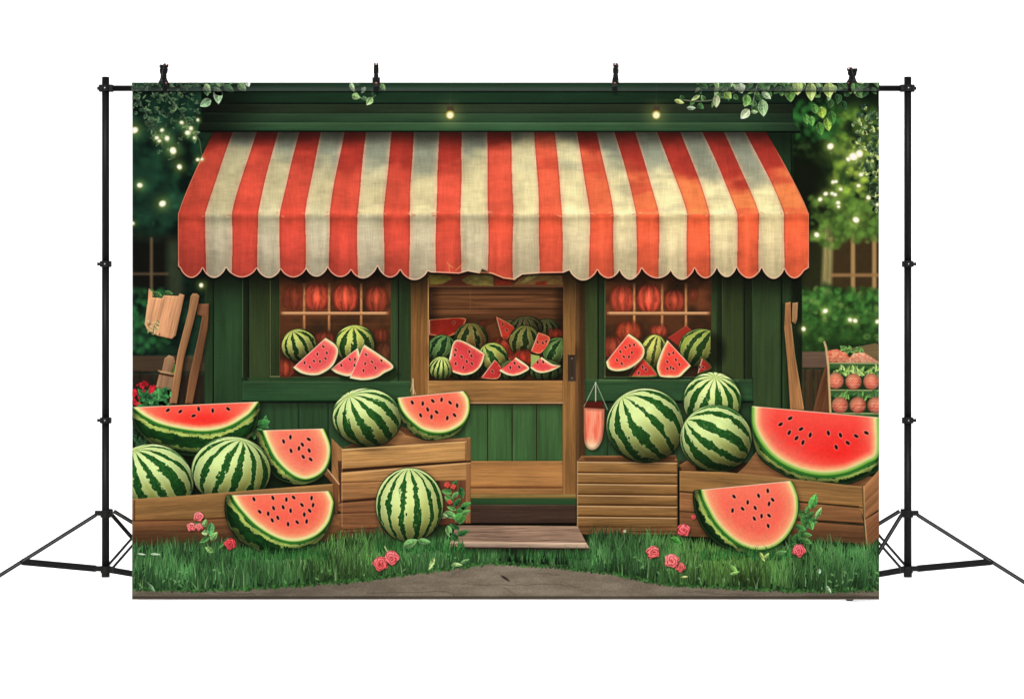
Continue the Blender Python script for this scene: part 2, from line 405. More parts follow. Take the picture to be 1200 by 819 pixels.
# ======================================================================
# 1. far garden
# ======================================================================
def garden():
    r = region(X0, Y0, X1, Y1, 0)
    n1 = fbm(r.x/34, r.y/30, 3, 4); n2 = fbm(r.x/11, r.y/10, 9, 3)
    left = sm(560, 420, r.x)
    base = mix((6, 18, 14), (22, 50, 36), sm(.38, .72, n1*.8+n2*.25))
    base2 = mix((10, 22, 12), (44, 66, 30), sm(.36, .74, n1*.75+n2*.3))
    IMG[:] = mix(base2, base, left)
    # left: soft leaves
    R = np.random.default_rng(3)
    for k in range(420):
        x = R.uniform(150, 262); y = R.uniform(97, 420); s = R.uniform(2.5, 8)
        dk = 1 if y < 265 else (.75 if y > 345 else .45)
        c = np.array([24, 58, 38])*R.uniform(.35, 1.9)*dk
        dab(x, y, s, s*R.uniform(.5, .9), R.uniform(0, 3), c, .34, s*.5)
    for k in range(130):
        x = R.uniform(152, 200); y = R.uniform(338, 412); s = R.uniform(2, 5)
        dab(x, y, s, s*.8, R.uniform(0, 3), np.array([34, 82, 42])*R.uniform(.4, 1.7), .5, 1.6)
    # dark house far left
    flat(rect(150, 282, 196, 338), (14, 12, 9), 4, .85)
    flat(rect(196, 278, 214, 352), (62, 66, 46), 5, .65)
    flat(rect(150, 275, 214, 283), (22, 18, 14), 4, .5)
    line([(177.5, 280), (177.5, 342)], 3.6, (112, 90, 64), .8, 1.4)
    line([(152, 321), (196, 321)], 3, (98, 78, 56), .75, 1.4)
    w = reg('garden_window', rect(155, 283, 196, 340), None, 'dim cottage window at the left edge of the print')
    reg('muntin', [rect(176, 283, 179.5, 340), rect(155, 319.5, 196, 322.5)], w)
    # left fence
    wood(rect(150, 417, 240, 436), (66, 52, 38), 0, 5, .8, .4, soft=1.5, name='garden_fence', label='low dark fence rail beyond the leaning tools at left')
    for k in range(6): wood(rect(150+k*15, 438, 164+k*15, 480), (38, 30, 22), 1.57, 30+k, .8, .4, soft=1.5)
    # right: sunny blurred tree
    for k in range(900):
        x = R.uniform(925, 1036); y = R.uniform(125, 350); s = R.uniform(2, 7.5)
        sun = np.exp(-((x-1008)/34)**2-((y-195)/52)**2)
        dark = sm(955, 990, np.float32(x)+(y-150)*.12)
        c = (np.array([26, 52, 22])+np.array([120, 112, 34])*sun*R.uniform(.0, 1.4)+np.array([74, 92, 30])*R.random()**2.2*(.15+.85*dark))*(.35+.75*dark)
        dab(x, y, s*.8, s*R.uniform(.5, .8), R.uniform(0, 3), c, .60, s*.35)
    flat([(930, 185), (966, 190), (974, 215), (978, 262), (955, 300), (930, 300)], (14, 18, 10), 9, .78)
    for k in range(70):
        x = R.uniform(930, 985); y = R.uniform(118, 165); s = R.uniform(2, 6)
        dab(x, y, s, s*.7, R.uniform(0, 3), np.array([44, 104, 44])*R.uniform(.5, 1.5), .5, 1.8)
    flat([(928, 96), (1034, 96), (1034, 117), (985, 122), (955, 112), (928, 124)], (10, 18, 12), 5, .8)
    # right cottage
    flat(rect(972, 278, 1035, 350), (58, 42, 24), 2.5, .93)
    flat([(940, 285), (972, 285), (972, 350), (935, 350)], (38, 36, 20), 5, .8)
    wood([(966, 262), (977, 262), (974, 350), (962, 350)], (146, 134, 84), 1.57, 4, 1, .2, soft=2.5, name='garden_tree_trunk', label='pale tree trunk beside the blurred cottage window at right')
    for x in (999.5, 1024.5): line([(x, 277), (x, 348)], 5, (178, 140, 88), .9, 1.3)
    line([(975, 322.5), (1034, 322.5)], 4.2, (150, 112, 70), .9, 1.3)
    w = reg('garden_window', rect(976, 277, 1030, 346), None, 'lit brown cottage window at the right edge of the print')
    reg('muntin', [rect(997.3, 277, 1001.7, 346), rect(1022.3, 277, 1026.7, 346), rect(976, 320.5, 1030, 324.5)], w)
    for k in range(260):
        x = R.uniform(950, 1034); y = R.uniform(235, 292)-max(0, (1000-x)*0.1); s = R.uniform(2, 5.5)
        if y > 284 and x > 985: continue
        dab(x, y, s, s*.8, R.uniform(0, 3), np.array([84, 118, 46])*R.uniform(.45, 1.5), .5, 1.6)
    # hedge
    hd = [(932, 360), (938, 347), (955, 342), (966, 332), (982, 338), (996, 342), (1012, 346), (1030, 338), (1030, 416), (932, 416)]
    flat(hd, (20, 44, 20), 4, .95)
    for k in range(1100):
        x = R.uniform(930, 1034); y = 338+78*R.random()**.9; s = R.uniform(1.6, 4.6)
        up = 1-(y-338)/90
        c = np.array([50, 94, 38])*(.32+1.35*up*R.random()+.30*R.random())
        if R.random() < .10*up*1.5: c = np.array([118, 158, 74])*R.uniform(.7, 1.1)
        dab(x, y, s, s*.8, R.uniform(0, 3), c, .62, 1.5)
    reg('hedge', hd, None, 'leafy green hedge in front of the cottage window at right')
    reg('hedge', [(155, 345), (175, 338), (200, 345), (232, 352), (236, 414), (155, 414)], None, 'dark shaded hedge behind the leaning tools at left')
    # right fence
    wood(rect(934, 412, 972, 431), (92, 72, 58), 0, 5, .8, .3, soft=1.2, name='garden_fence', label='brown fence with a flat rail under the hedge at right')
    for k in range(4): wood(rect(934+k*10, 433, 943+k*10, 485), (62, 48, 32), 1.57, 30+k, .8, .5, soft=1.2)

LIGHTS = [(158,153,4.4),(190,153,2.4),(196,162.6,3.3),(184,162,2.6),(187,165.5,2),(203,177,4.6),(210.5,196,3.5),(164,217.5,3.5),(213,144,2.4),(220,156,3.3),(224,151,2.6),
 (228,162,1.8),(232,141,1.9),(232,187.5,2.4),(237,187,1.6),(190.6,239,4.4),(156,262,2.2),(236,334.5,2.9),(973,172,4.4),(1000,184,5.6),(1007,180.5,5),(994,187,3),(1009,205,2.8),(1006,218,2.6),
 (976,213.8,2.4),(979.5,213.3,2.2),(985,222,2.4),(967.5,227.5,2.9),(975,227,2.2),(978.5,228.5,2.6),(961,234,2.9),(982,238,2.7),(982.5,242.5,2.3),(1017.5,232,3),(1003,258,4.3),(957,275.5,3.5),
 (967,364.6,3.3),(996,375,2.8),(1002,376,2.9),(1028,377,2.8),(941.6,385.6,3),(1028,240,2)]
def fairy():
    R = np.random.default_rng(5)
    for x, y, q in LIGHTS:
        glow(x, y, q*2.0, (140, 160, 60), .55)
        dab(x, y, q*.95, q*.82, R.uniform(0, 3), (255, 246, 200), 1, 1.1)
        dab(x-.2, y-.2, q*.55, q*.5, 0, (255, 255, 244), 1, .9)
        reg('fairy_light', clampp(ell(x, y, q, q*.85, 0, 10)))

# ======================================================================
# 2. shop front
# ======================================================================
GREEN = (38, 70, 40)
def gboard(x0, x1, y0, y1, seed, k=1., warm=0., edge=.35, **kw):
    top = lambda X, Y: (.74+.32*sm(320, 385, Y))
    c = np.array([38+26*warm, 64+2*warm, 38-6*warm])*k
    return wood(rect(x0, y0, x1, y1), c, np.pi/2, seed, .75, edge, .8, dark=top, **kw)
def shop():
    # wall slab
    body = [(238, 97), (929, 97), (929, 330), (940, 330), (940, 600), (240, 600), (240, 330), (238, 155)]
    wood(body, (20, 38, 24), np.pi/2, 1, .5, 0)
    reg('shop_wall', body, None, 'dark green painted board wall of the fruit shop')
    wp = len(PARTS)-1
    # fascia
    def fade(X, Y): return (.30+.70*sm(236, 330, X))*(.62+.38*sm(960, 860, X))*(1+.22*np.exp(-((X-560)/150)**2))
    for (a, b, c, ed) in ((97, 121, (22, 42, 27), .1), (122.4, 132.5, (32, 42, 28), .15), (133.3, 144, (36, 58, 38), .25)):
        wood(rect(236, a, 929, b), c, 0, int(a), .55, ed, .7, dark=fade)
    line([(238, 121.6), (929, 121.6)], 1.4, (4, 8, 5), .9)
    reg('fascia_board', rect(238, 97, 929, 144), wp)
    led = [(234, 144), (930, 144), (938, 152.5), (938, 155), (232, 154)]
    wood(led, (44, 72, 46), 0, 77, .5, .6, .6, dark=fade)
    reg('ledge', led, wp)
    line([(236, 154.6), (937, 155.2)], 2.2, (3, 8, 4), .95)
    # right return above the awning
    wood([(897, 157), (927, 157), (927, 260), (945, 260), (945, 300), (897, 300)], (30, 52, 30), np.pi/2, 9, .9, .2, dark=lambda X, Y: .45+.55*sm(150, 200, Y))
    line([(927.3, 157), (927.3, 255)], 1.2, (6, 12, 6), .9)
    flat([(928, 158), (948, 250), (948, 330), (928, 330)], (10, 16, 8), 2, 0)
    # boards under the awning
    y0, y1 = 312, 505
    for i, (a, b, k, wm) in enumerate([(240, 249.4, .8, .1), (250.8, 284, .9, 0), (285.5, 290.6, .5, .3), (292, 316, .85, .45), (318, 327.5, .75, .4), (458, 466.3, .95, .2), (467.5, 481.5, .8, .1),
            (685.5, 700, 1., .45), (702, 708.5, .75, .1), (833.5, 840, .95, .4), (841, 846, .55, .3), (847.5, 871.5, .85, .5), (873, 881, .6, .3), (882.5, 914.8, .95, .3), (917, 927, .9, .2), (928, 939, .42, .2)]):
        gboard(a, b, y0, y1, 40+i, k, wm, name='wall_board', parent=wp)
    for x in (250.1, 291.4, 467, 701, 872.2, 916): line([(x, y0), (x, y1)], 1.3, (6, 14, 7), .9)
    for x, c in ((284.3, (84, 110, 70)), (316.8, (120, 118, 70)), (481.8, (30, 30, 18)), (708.9, (110, 130, 88)), (846.6, (84, 92, 56)), (882, (60, 86, 52)), (327.9, (92, 96, 56)), (457.6, (92, 96, 56)), (833, (80, 84, 50))):
        line([(x, y0+8), (x, 442)], .9, c, .75)
    # lower boards
    for i, (a, b) in enumerate([(284, 321.5), (323, 349.5), (351, 384), (385.5, 420), (421, 452), (453, 482), (685, 712), (713, 745), (746, 790), (791, 840), (841, 882)]):
        wood(rect(a, 472, b, 560), (38, 66, 40), np.pi/2, 90+i, .8, .45, dark=lambda X, Y: .6+.4*sm(470, 484, Y), name='wall_board', parent=wp)
    for a in (249.5,): line([(a, 470), (a, 560)], 1., (6, 14, 7), .8)
    for x0, x1, y in ((284, 482, 446.5), (685, 882, 444.5)):
        wood(rect(x0, y, x1, 470), (38, 70, 42), 0, int(x0), .9, .55, .8, name='window_sill', parent=wp)
        line([(x0, 471.2), (x1, 471.2)], 2.4, (5, 14, 8), .9, 1)
    wood(rect(702, 444.5, 866, 448), (62, 96, 58), 0, 3, .8, .3)
    line([(317, 441.2), (458, 441.2)], 1.4, (120, 122, 78), .85); line([(709, 441.2), (834, 441.2)], 1.4, (120, 132, 90), .85)
    flat(rect(290, 442.5, 466, 446), (34, 62, 34), .8, .9)
    return wp

PANE = (0, 2000)
def glow_melon(cx, cy, rx, ry, k, seed, col=(204, 70, 50)):
    r = region(cx-rx, cy-ry, cx+rx, cy+ry, 3)
    u = (r.x-cx)/(rx*1.06); v = (r.y-cy)/(ry*1.05); q = (np.abs(u)**2.6+np.abs(v)**2.6)**(1/2.6)
    st = .74+.34*vn((u*np.sqrt(1.05/np.maximum(1.05-v*v, .1)))*8+3, v*2.4+fbm(u*3, v*2, seed)*2, seed)+.16*(vn(u*12, v*6, seed+2)-.5)+.16*np.cos(u/np.sqrt(np.maximum(1.1-v*v, .2))*9)
    c = np.asarray(col, f32)*(st*(1.12-.55*q*q))[..., None]*(.35+.65*k)
    c = c+(np.exp(-((u+.05)**2+(v+.2)**2)/.3)*26*k)[..., None]*np.array([1, .66, .46])
    put(r, c, cov((1-q)*min(rx, ry), 2.3)*min(1, .30+k*.62)*((r.x > PANE[0]) & (r.x < PANE[1])))
    reg('watermelon', [(min(max(x, PANE[0]), PANE[1]), y) for x, y in clampp(ell(cx, cy, rx*.95, ry*.95, 0, 20))], None, None)

def windowbox(x0, x1, wp, lab):
    r = region(x0, 318, x1, 441, 0)
    t = fbm(r.x/22, r.y/16, 5, 3)
    c = mix((42, 28, 18), (112, 58, 34), sm(.2, .75, t)*sm(450, 330, r.y))
    c = mix(c, (60, 36, 20), .5*sm(400, 368, r.y)*sm(366, 372, r.y))
    c = c*(.6+.4*sm(316, 345, r.y)[..., None])
    put(r, c, 1.)
    return reg('window', rect(x0, 318, x1, 441), None, lab)
def muntins(xs, y0, xa, xb, parent, seed):
    outs = []
    for x in xs:
        r = region(x-2, y0, x+2, 392, 1)
        put(r, mix((196, 132, 84), (140, 92, 56), vn(r.y/4, r.x, seed))*(.55+.55*sm(328, 345, r.y)*sm(400, 372, r.y))[..., None], cov(1.35-np.abs(r.x-x), .8)*(r.y > y0)*sm(391, 385, r.y))
        outs.append(rect(x-1.4, y0, x+1.4, 389))
    r = region(xa, 365, xb, 370, 1)
    put(r, mix((226, 170, 120), (130, 84, 50), sm(366, 369.5, r.y)), cov(1.9-np.abs(r.y-367.4), .7)*cov(np.minimum(r.x-xa, xb-r.x), 3))
    outs.append(rect(xa, 365.6, xb, 369.2))
    reg('muntin', outs, parent)

REDD = dict(deep=(196, 52, 52), pale=(214, 78, 74))
def windows(wp):
    global PANE
    PANE = (328.3, 457.2)
    W = windowbox(328, 457.5, wp, 'small paned shop window left of the door')
    glow_melon(345, 349, 13, 14, .42, 3); glow_melon(371, 348, 14, 15, 1., 4); glow_melon(405, 349, 14.5, 15.5, 1.05, 5); glow_melon(441, 351, 12.5, 15, .78, 6)
    for y in (380, 372): line([(335, y), (455, y)], 1, (110, 66, 40), .35, 1)
    muntins((356.5, 385.7, 423.3), 332, 330, 454, W, 3)
    glow_melon(380, 398, 12, 9, .55, 8); glow_melon(446, 393, 8, 8, .45, 9); glow_melon(452, 413, 12, 11, .5, 10, (150, 70, 50)); glow_melon(335, 431, 11, 11, .7, 7)
    cl = rect(328.5, 330, 457, 440.5)
    melon(350.5, 405, 21, 20, (343, 388), 10, 11, lc=(196, 204, 96), yc=(120, 112, 60), dc=(22, 52, 18), clip=cl, gain=.86, rim=.4, width=.40, label='striped melon at the left end of the left shop window')
    melon(416, 403, 24, 22.5, (414, 383), 9, 12, lc=(200, 206, 92), yc=(128, 122, 58), dc=(24, 60, 20), clip=cl, gain=.9, rim=.5, width=.42, label='larger striped melon in the middle of the left shop window')
    flat([(395, 436), (460, 425), (470, 440), (455, 447), (400, 446)], (14, 30, 14), 2, .8)
    kw = dict(deep=(222, 74, 78), pale=(236, 104, 100), white=(232, 226, 196), green=(120, 130, 80), rw=4.6, gr=.7, sz=.62)
    slice_([(387, 433), (396, 438.5), (411, 441), (424, 430), (420, 407)], [(400,428),(410,421),(416,421)], seed=3, label='pale pink melon wedge behind the largest one, left window', **kw)
    slice_([(343, 431), (352.5, 437.5), (366, 440.3), (378, 438), (391, 428), (397, 412), (393, 403), (382, 395.5)], [(379,406),(372,415),(383,413.5),(368,423),(375,423.5),(381.5,420),(357,425),(363,430)], seed=4, label='pink melon wedge leaning left of the middle, left window', **kw)
    slice_([(409.5, 443.5), (424.6, 446), (439.5, 443.8), (450, 438), (461, 427.5), (427, 403)], [(429,415.5),(428,426),(436,424),(426,434),(440,431),(447,422.5),(415.5,428)], seed=5, label='front pink melon wedge on the left window sill', **kw)

    PANE = (709.8, 832.7)
    W = windowbox(709.5, 833, wp, 'small paned shop window right of the door')
    glow_melon(729, 351, 14, 15.5, .9, 13); glow_melon(760.5, 350, 14, 15.5, 1.1, 14); glow_melon(790, 352.5, 12, 12, .8, 15); glow_melon(812, 345, 5, 7, .4, 16)
    muntins((743.3, 775.8, 803.8), 332, 712, 831, W, 6)
    glow_melon(736.5, 389, 15, 12, .85, 17, (190, 64, 40)); glow_melon(718, 407, 12, 12, .7, 18); glow_melon(772, 388, 10, 7, .8, 19)
    cl = rect(710, 330, 832.5, 440.5)
    flat([(783, 396), (804, 382), (811, 388), (796, 406)], (150, 42, 34), .7); line([(783, 396), (804, 382), (811, 388)], .9, (190, 80, 60), .7)
    reg('watermelon_slice', [(783, 396), (804, 382), (811, 388), (796, 406)], None, 'dark red wedge at the back of the right shop window')
    melon(767, 412, 16.5, 20.5, (771, 393), 9, 21, lc=(206, 206, 92), yc=(140, 128, 60), dc=(60, 66, 26), clip=cl, gain=.88, rim=.4, width=.4, label='olive striped melon between the two wedges of the right window')
    melon(822, 408, 27, 23, (835, 385), 11, 22, lc=(158, 172, 70), yc=(112, 112, 46), dc=(28, 56, 20), clip=cl, gain=.85, rim=.4, width=.45, label='green melon cut off by the right frame of the right window')
    kw = dict(deep=(232, 60, 52), pale=(240, 90, 74), white=(238, 226, 186), green=(130, 140, 80), rw=4., gr=.7, sz=.62)
    slice_([(817, 439), (834, 431), (823, 418)], [(820,430),(824,430.5)], seed=8, rw=1.2, deep=(140, 30, 30), pale=(160, 40, 36), sz=.55, white=(170, 120, 90), green=(90, 50, 30), name='watermelon_slice', label='small dark wedge in the right corner of the right window')
    slice_([(736, 442), (765, 442), (770, 437), (752, 416)], [(753,430),(757,433),(748.5,437)], seed=9, rw=2., deep=(186, 42, 40), pale=(200, 60, 54), sz=.6, white=(230, 200, 160), green=(110, 90, 50), label='shaded wedge lying behind the two large ones, right window')
    flat([(710, 433), (735, 437), (752, 425), (740, 441), (710, 441)], (20, 22, 12), 1, .85)
    slice_([(709.8, 424.5), (712.5, 432), (721.5, 435.3), (735, 433.5), (747, 426.5), (754.5, 418), (755.5, 408), (749, 399), (737, 390.5)], [(733,407),(738,405),(743,404),(727,412),(740.5,413),(731,418),(737,418),(723,422),(728.5,426,1.2)], seed=10, label='bright red wedge leaning left in the right window', **kw)
    slice_([(781.5, 398), (774, 413), (769.3, 428), (771, 438), (776, 442.3), (795, 442.3), (803, 436), (810, 429)], [(784,415),(789,413.5),(782,424),(792,421.5),(796,427),(782,432),(786,430.5),(789,432)], seed=11, label='tall red wedge with its tip up in the right window', **kw)

def door(wp):
    global PANE
    PANE = (503.5, 659.5)
    # frame
    D = None
    fr = rect(481.5, 318, 685, 584)
    wood(fr, (112, 78, 44), np.pi/2, 60, .8, .2)
    D = reg('door', fr, None, 'wooden half door with an open upper hatch full of melons')
    dk = lambda X, Y: .52+.48*sm(315, 400, Y)
    wood(rect(481.8, 318, 502, 500), (128, 86, 46), np.pi/2, 61, 1, .25, dark=dk, name='post', parent=D)
    line([(501.8, 326), (501.8, 470)], 1.1, (214, 168, 112), .8)
    wood(rect(674.5, 318, 685, 584), (92, 62, 36), np.pi/2, 63, .9, .3, dark=dk, name='post', parent=D)
    # opening
    r = region(503, 318, 660, 446, 0)
    c = mix((72, 42, 25), (112, 70, 44), sm(.2, .8, fbm(r.x/60, r.y/3, 66, 3))*sm(430, 345, r.y))
    c = c*(.55+.45*sm(334, 346, r.y))[..., None]*(.6+.4*sm(503, 520, r.x)*sm(660, 645, r.x))[..., None]
    put(r, c, ((r.x > 503) & (r.x < 660))*1.)
    for y in (345.5, 362): line([(507, y), (656, y)], 1.4, (34, 18, 10), .75, .7)
    line([(551, 340), (551, 362)], .8, (150, 96, 50), .4); line([(503.5, 337), (503.5, 444)], 1.5, (30, 16, 8), .7)
    reg('hatch', rect(503, 320, 660, 445), D)
    # curtain scraps above
    wood(rect(503, 321, 660, 335.5), (110, 52, 34), 0, 68, .6, 0)
    for P, c in (([(503, 322), (524, 322), (530, 327), (518, 333), (503, 334)], (150, 138, 56)), ([(541, 328), (552, 322), (578, 321), (578, 335), (556, 335), (546, 332)], (158, 146, 72)),
                 ([(602, 334), (610, 325), (622, 321), (658, 323), (660, 334)], (148, 112, 60)), ([(610, 331), (620, 323), (632, 322), (618, 331)], (196, 176, 100)), ([(582, 326), (600, 329), (598, 334), (580, 334)], (150, 40, 28)), ([(628, 330), (641, 330), (641, 334), (628, 334)], (170, 48, 32))):
        r = box(P); put(r, np.asarray(c, f32)*(.7+.6*fbm(r.x/6, r.y/3, 7, 2))[..., None], cov(sdf(r, P), .9)*.9)
    reg('valance_cloth', rect(503, 321, 660, 335.5), D, 'yellow and red cloth scraps along the top of the hatch')
    line([(503, 335.8), (660, 335.8)], 1.1, (190, 130, 90), .55)
    # fruit inside the hatch
    for a in ((536, 386, 20, 10, .5, 71), (574, 384, 14, 9, .55, 72), (600, 392, 16, 12, .5, 73), (640, 388, 12, 9, .5, 74), (512, 398, 14, 9, .5, 75), (566, 404, 13, 10, .6, 76), (636, 408, 14, 9, .6, 77)): glow_melon(*a, (176, 52, 34))
    cl = rect(503.5, 338, 659.5, 445)
    melon(532, 386, 15, 13, (534, 374), 11, 81, lc=(96, 96, 50), yc=(80, 50, 30), dc=(20, 36, 16), clip=cl, gain=.8, rim=.2, shad=False, label='dim melon at the back left of the hatch, above the long slice')
    melon(641, 386, 16, 13, (640, 374), 11, 82, lc=(84, 84, 44), yc=(64, 50, 28), dc=(18, 32, 14), clip=cl, gain=.75, rim=.2, shad=False, label='dim melon at the back right of the hatch')
    melon(596, 388, 16, 14, (594, 375), 11, 83, lc=(110, 90, 46), yc=(96, 50, 30), dc=(22, 34, 16), clip=cl, gain=.75, rim=.2, shad=False, label='dim melon behind the upright wedge of the hatch')
    R_ = dict(rw=1.2, gr=.4, white=(190, 110, 80), green=(120, 60, 40))
    slice_([(503, 393), (522, 395), (536, 390), (546, 377), (541, 372), (503, 374)], [(532, 378)], seed=20, deep=(150, 30, 24), pale=(206, 58, 40), sz=.5, label='long red slice at the back left of the hatch', **R_)
    melon(617, 384, 20, 14, (615, 371), 12, 30, lc=(84, 72, 40), yc=(56, 46, 26), dc=(22, 30, 14), clip=cl, gain=.8, rim=.2, shad=False, label='dim melon at the very back of the hatch')
    flat([(566, 380), (581, 370), (590, 395), (578, 402), (560, 396)], (84, 42, 24), .8)
    for k in range(12): line([(562+k*2.2, 398-k*.4), (572+k*1.2, 382-k*.5)], .5, (160, 100, 60), .5)
    slice_([(588, 396), (594, 398), (603, 384), (581, 370)], [(589, 380), (594, 387)], seed=21, deep=(196, 48, 36), pale=(214, 66, 48), sz=.55, label='red wedge standing on its end at the back of the hatch', **R_)
    slice_([(596, 404), (606, 412), (600, 424), (586, 408), (590, 398)], [(596, 410), (600, 416)], seed=28, deep=(178, 44, 36), pale=(196, 62, 46), sz=.5, label='small red wedge lying between two melons in the middle of the hatch', **R_); glow_melon(590, 407, 13, 11, .7, 31, (170, 46, 32)); glow_melon(651, 391, 9, 6, .8, 32, (180, 46, 32))
    melon(552, 397, 20, 19, (551, 379), 8, 33, lc=(150, 130, 60), yc=(140, 70, 36), dc=(24, 44, 18), clip=cl, gain=.8, rim=.3, width=.42, label='melon with rusty shadowed side at the back of the hatch')
    melon(615, 400, 19, 19, (617, 382), 9, 34, lc=(140, 138, 62), yc=(92, 80, 38), dc=(26, 46, 18), clip=cl, gain=.8, rim=.3, label='olive melon behind the small wedges of the hatch')
    melon(655, 412, 20, 17, (660, 397), 8, 35, lc=(92, 140, 66), yc=(70, 90, 40), dc=(18, 50, 20), clip=cl, gain=.85, rim=.3, label='green melon at the right edge of the hatch')
    slice_([(622, 412), (634, 414), (645, 396.5), (631, 389)], [(630, 401), (636, 402), (640, 400)], seed=22, deep=(206, 58, 46), pale=(220, 84, 64), sz=.6, label='small red wedge leaning right in the hatch', **R_)
    glow_melon(613, 419, 11, 9, .85, 36, (176, 40, 32))
    melon(518, 409, 18, 17, (524, 393), 9, 37, lc=(92, 140, 72), yc=(70, 100, 50), dc=(16, 52, 24), clip=cl, gain=.85, rim=.35, label='dark green melon at the left of the hatch')
    melon(577.5, 419, 18, 18, (568, 405), 7, 38, lc=(176, 186, 84), yc=(130, 112, 54), dc=(24, 66, 24), clip=cl, gain=.88, rim=.3, label='melon with a yellow patch in the middle of the hatch')
    melon(545, 432, 22, 15, (545, 418), 10, 39, lc=(60, 84, 40), yc=(40, 60, 26), dc=(14, 36, 14), clip=cl, gain=.6, rim=.2, label='shadowed rind under the largest hatch wedge')
    melon(602, 434, 19, 13, (602, 422), 12, 40, lc=(90, 120, 60), yc=(60, 80, 36), dc=(14, 42, 16), clip=cl, gain=.7, rim=.2, label='rind under the left of two matching wedges in the hatch')
    melon(640, 434, 20, 13, (640, 422), 12, 41, lc=(100, 130, 66), yc=(60, 80, 36), dc=(14, 42, 16), clip=cl, gain=.7, rim=.2, label='rind under the right of two matching wedges in the hatch')
    slice_([(563.5, 443), (583, 444), (588, 432), (580, 421)], [(577, 435)], seed=23, deep=(170, 38, 40), pale=(186, 60, 56), sz=.6, label='low dark wedge in the middle of the hatch', **R_)
    melon(517, 431.5, 14.5, 14, (518, 419), 14, 42, lc=(214, 224, 120), yc=(140, 160, 70), dc=(20, 56, 20), clip=cl, gain=.95, rim=.4, width=.36, label='small bright melon in the lower left corner of the hatch')
    kw = dict(deep=(208, 56, 62), pale=(222, 84, 82), white=(244, 236, 208), green=(150, 150, 100), rw=4.4, gr=.6, sz=.66)
    slice_([(531, 436.5), (542.5, 439.8), (554.5, 437.5), (563.5, 429.5), (567.5, 419), (565.5, 412), (535, 397.5), (526, 420)], [(534,410),(533,416),(541,418),(550,412),(552.5,417),(547,423.5),(534,426),(553,426),(543,430.5)], seed=24, label='largest pink wedge of the hatch', cutline=False, **{**kw, 'rw': 3.0})
    slice_([(584.5, 434.5), (593.6, 439.3), (602.5, 440.6), (613, 437.5), (620.5, 430.5), (605, 418.5)], [(603,425.5),(598,430.5),(608.5,430)], seed=25, label='left of two matching small wedges low in the hatch', cutline=False, **{**kw, 'rw': 3.4})
    flat([(622, 430), (622, 415), (632, 417), (634, 424)], (150, 170, 90), .6)
    slice_([(621, 431), (628, 436), (637, 437.3), (649, 433.8), (657.5, 428.5), (647, 426), (635, 418)], [(630,424.5),(636.5,424)], seed=26, label='right of two matching small wedges low in the hatch', cutline=False, **{**kw, 'rw': 3.2})
    r = region(503.5, 338, 659.5, 445, 0); mul(r, 1-.26*sm(418, 372, r.y)*sm(365, 374, r.y)-.20*sm(520, 504, r.x)-.20*sm(645, 659, r.x))
    line([(503, 445), (660, 445)], 1.6, (20, 10, 5), .8)
    # stiles and rails
    wood(rect(660, 318, 674, 583), (136, 94, 52), np.pi/2, 70, 1, .35, dark=dk, name='stile', parent=D)
    wood(rect(502.5, 446, 659.5, 472.5), (150, 106, 60), 0, 71, 1., .55, name='rail', parent=D)
    for i, (a, b) in enumerate([(545, 571), (572, 599.5), (600.8, 628), (629.3, 659)]):
        wood(rect(a, 474, b, 540), (52, 86, 48), np.pi/2, 72+i, .8, .4, dark=lambda X, Y: .62+.38*sm(473, 484, Y), name='door_panel', parent=D)
    wood(rect(500, 474, 545, 540), (44, 76, 44), np.pi/2, 77, .8, .3)
    for x in (571.5, 600.2, 628.7): line([(x, 474), (x, 540)], 1.2, (8, 24, 12), .9)
    wood(rect(545, 540, 659.3, 570), (168, 116, 66), 0, 78, .9, .5, name='rail', parent=D)
    line([(503, 472), (659, 472)], 1.3, (202, 166, 132), .8); line([(503, 473.8), (659, 473.8)], 1.3, (16, 10, 4), .9)
    line([(546, 571), (659, 571)], 1.6, (116, 62, 36), .8)
    wood(rect(545, 572.3, 659.3, 579), (150, 104, 60), 0, 79, .8, .3)
    wood(rect(545, 579, 675, 583.5), (122, 100, 54), 0, 80, .8, .4)
    wood(rect(545, 583.5, 675.5, 591), (36, 66, 36), 0, 81, .6, .2, name='threshold', parent=D)
    wood(rect(545, 591, 675.5, 613), (58, 42, 34), 0, 82, 1.5, .6, name='kick_board', parent=D)
    line([(545, 614.2), (677, 614.2)], 3, (8, 5, 4), .95)
    wood([(665.5, 416), (675, 416), (675, 447), (665.5, 447)], (52, 42, 34), np.pi/2, 83, 1, -.5, name='handle', parent=D)
    for y in (420, 443): dab(670.3, y, 1.1, 1.1, 0, (100, 90, 78))
    shadow(rect(676.5, 322, 684, 583), 2, 0, 3, .35)

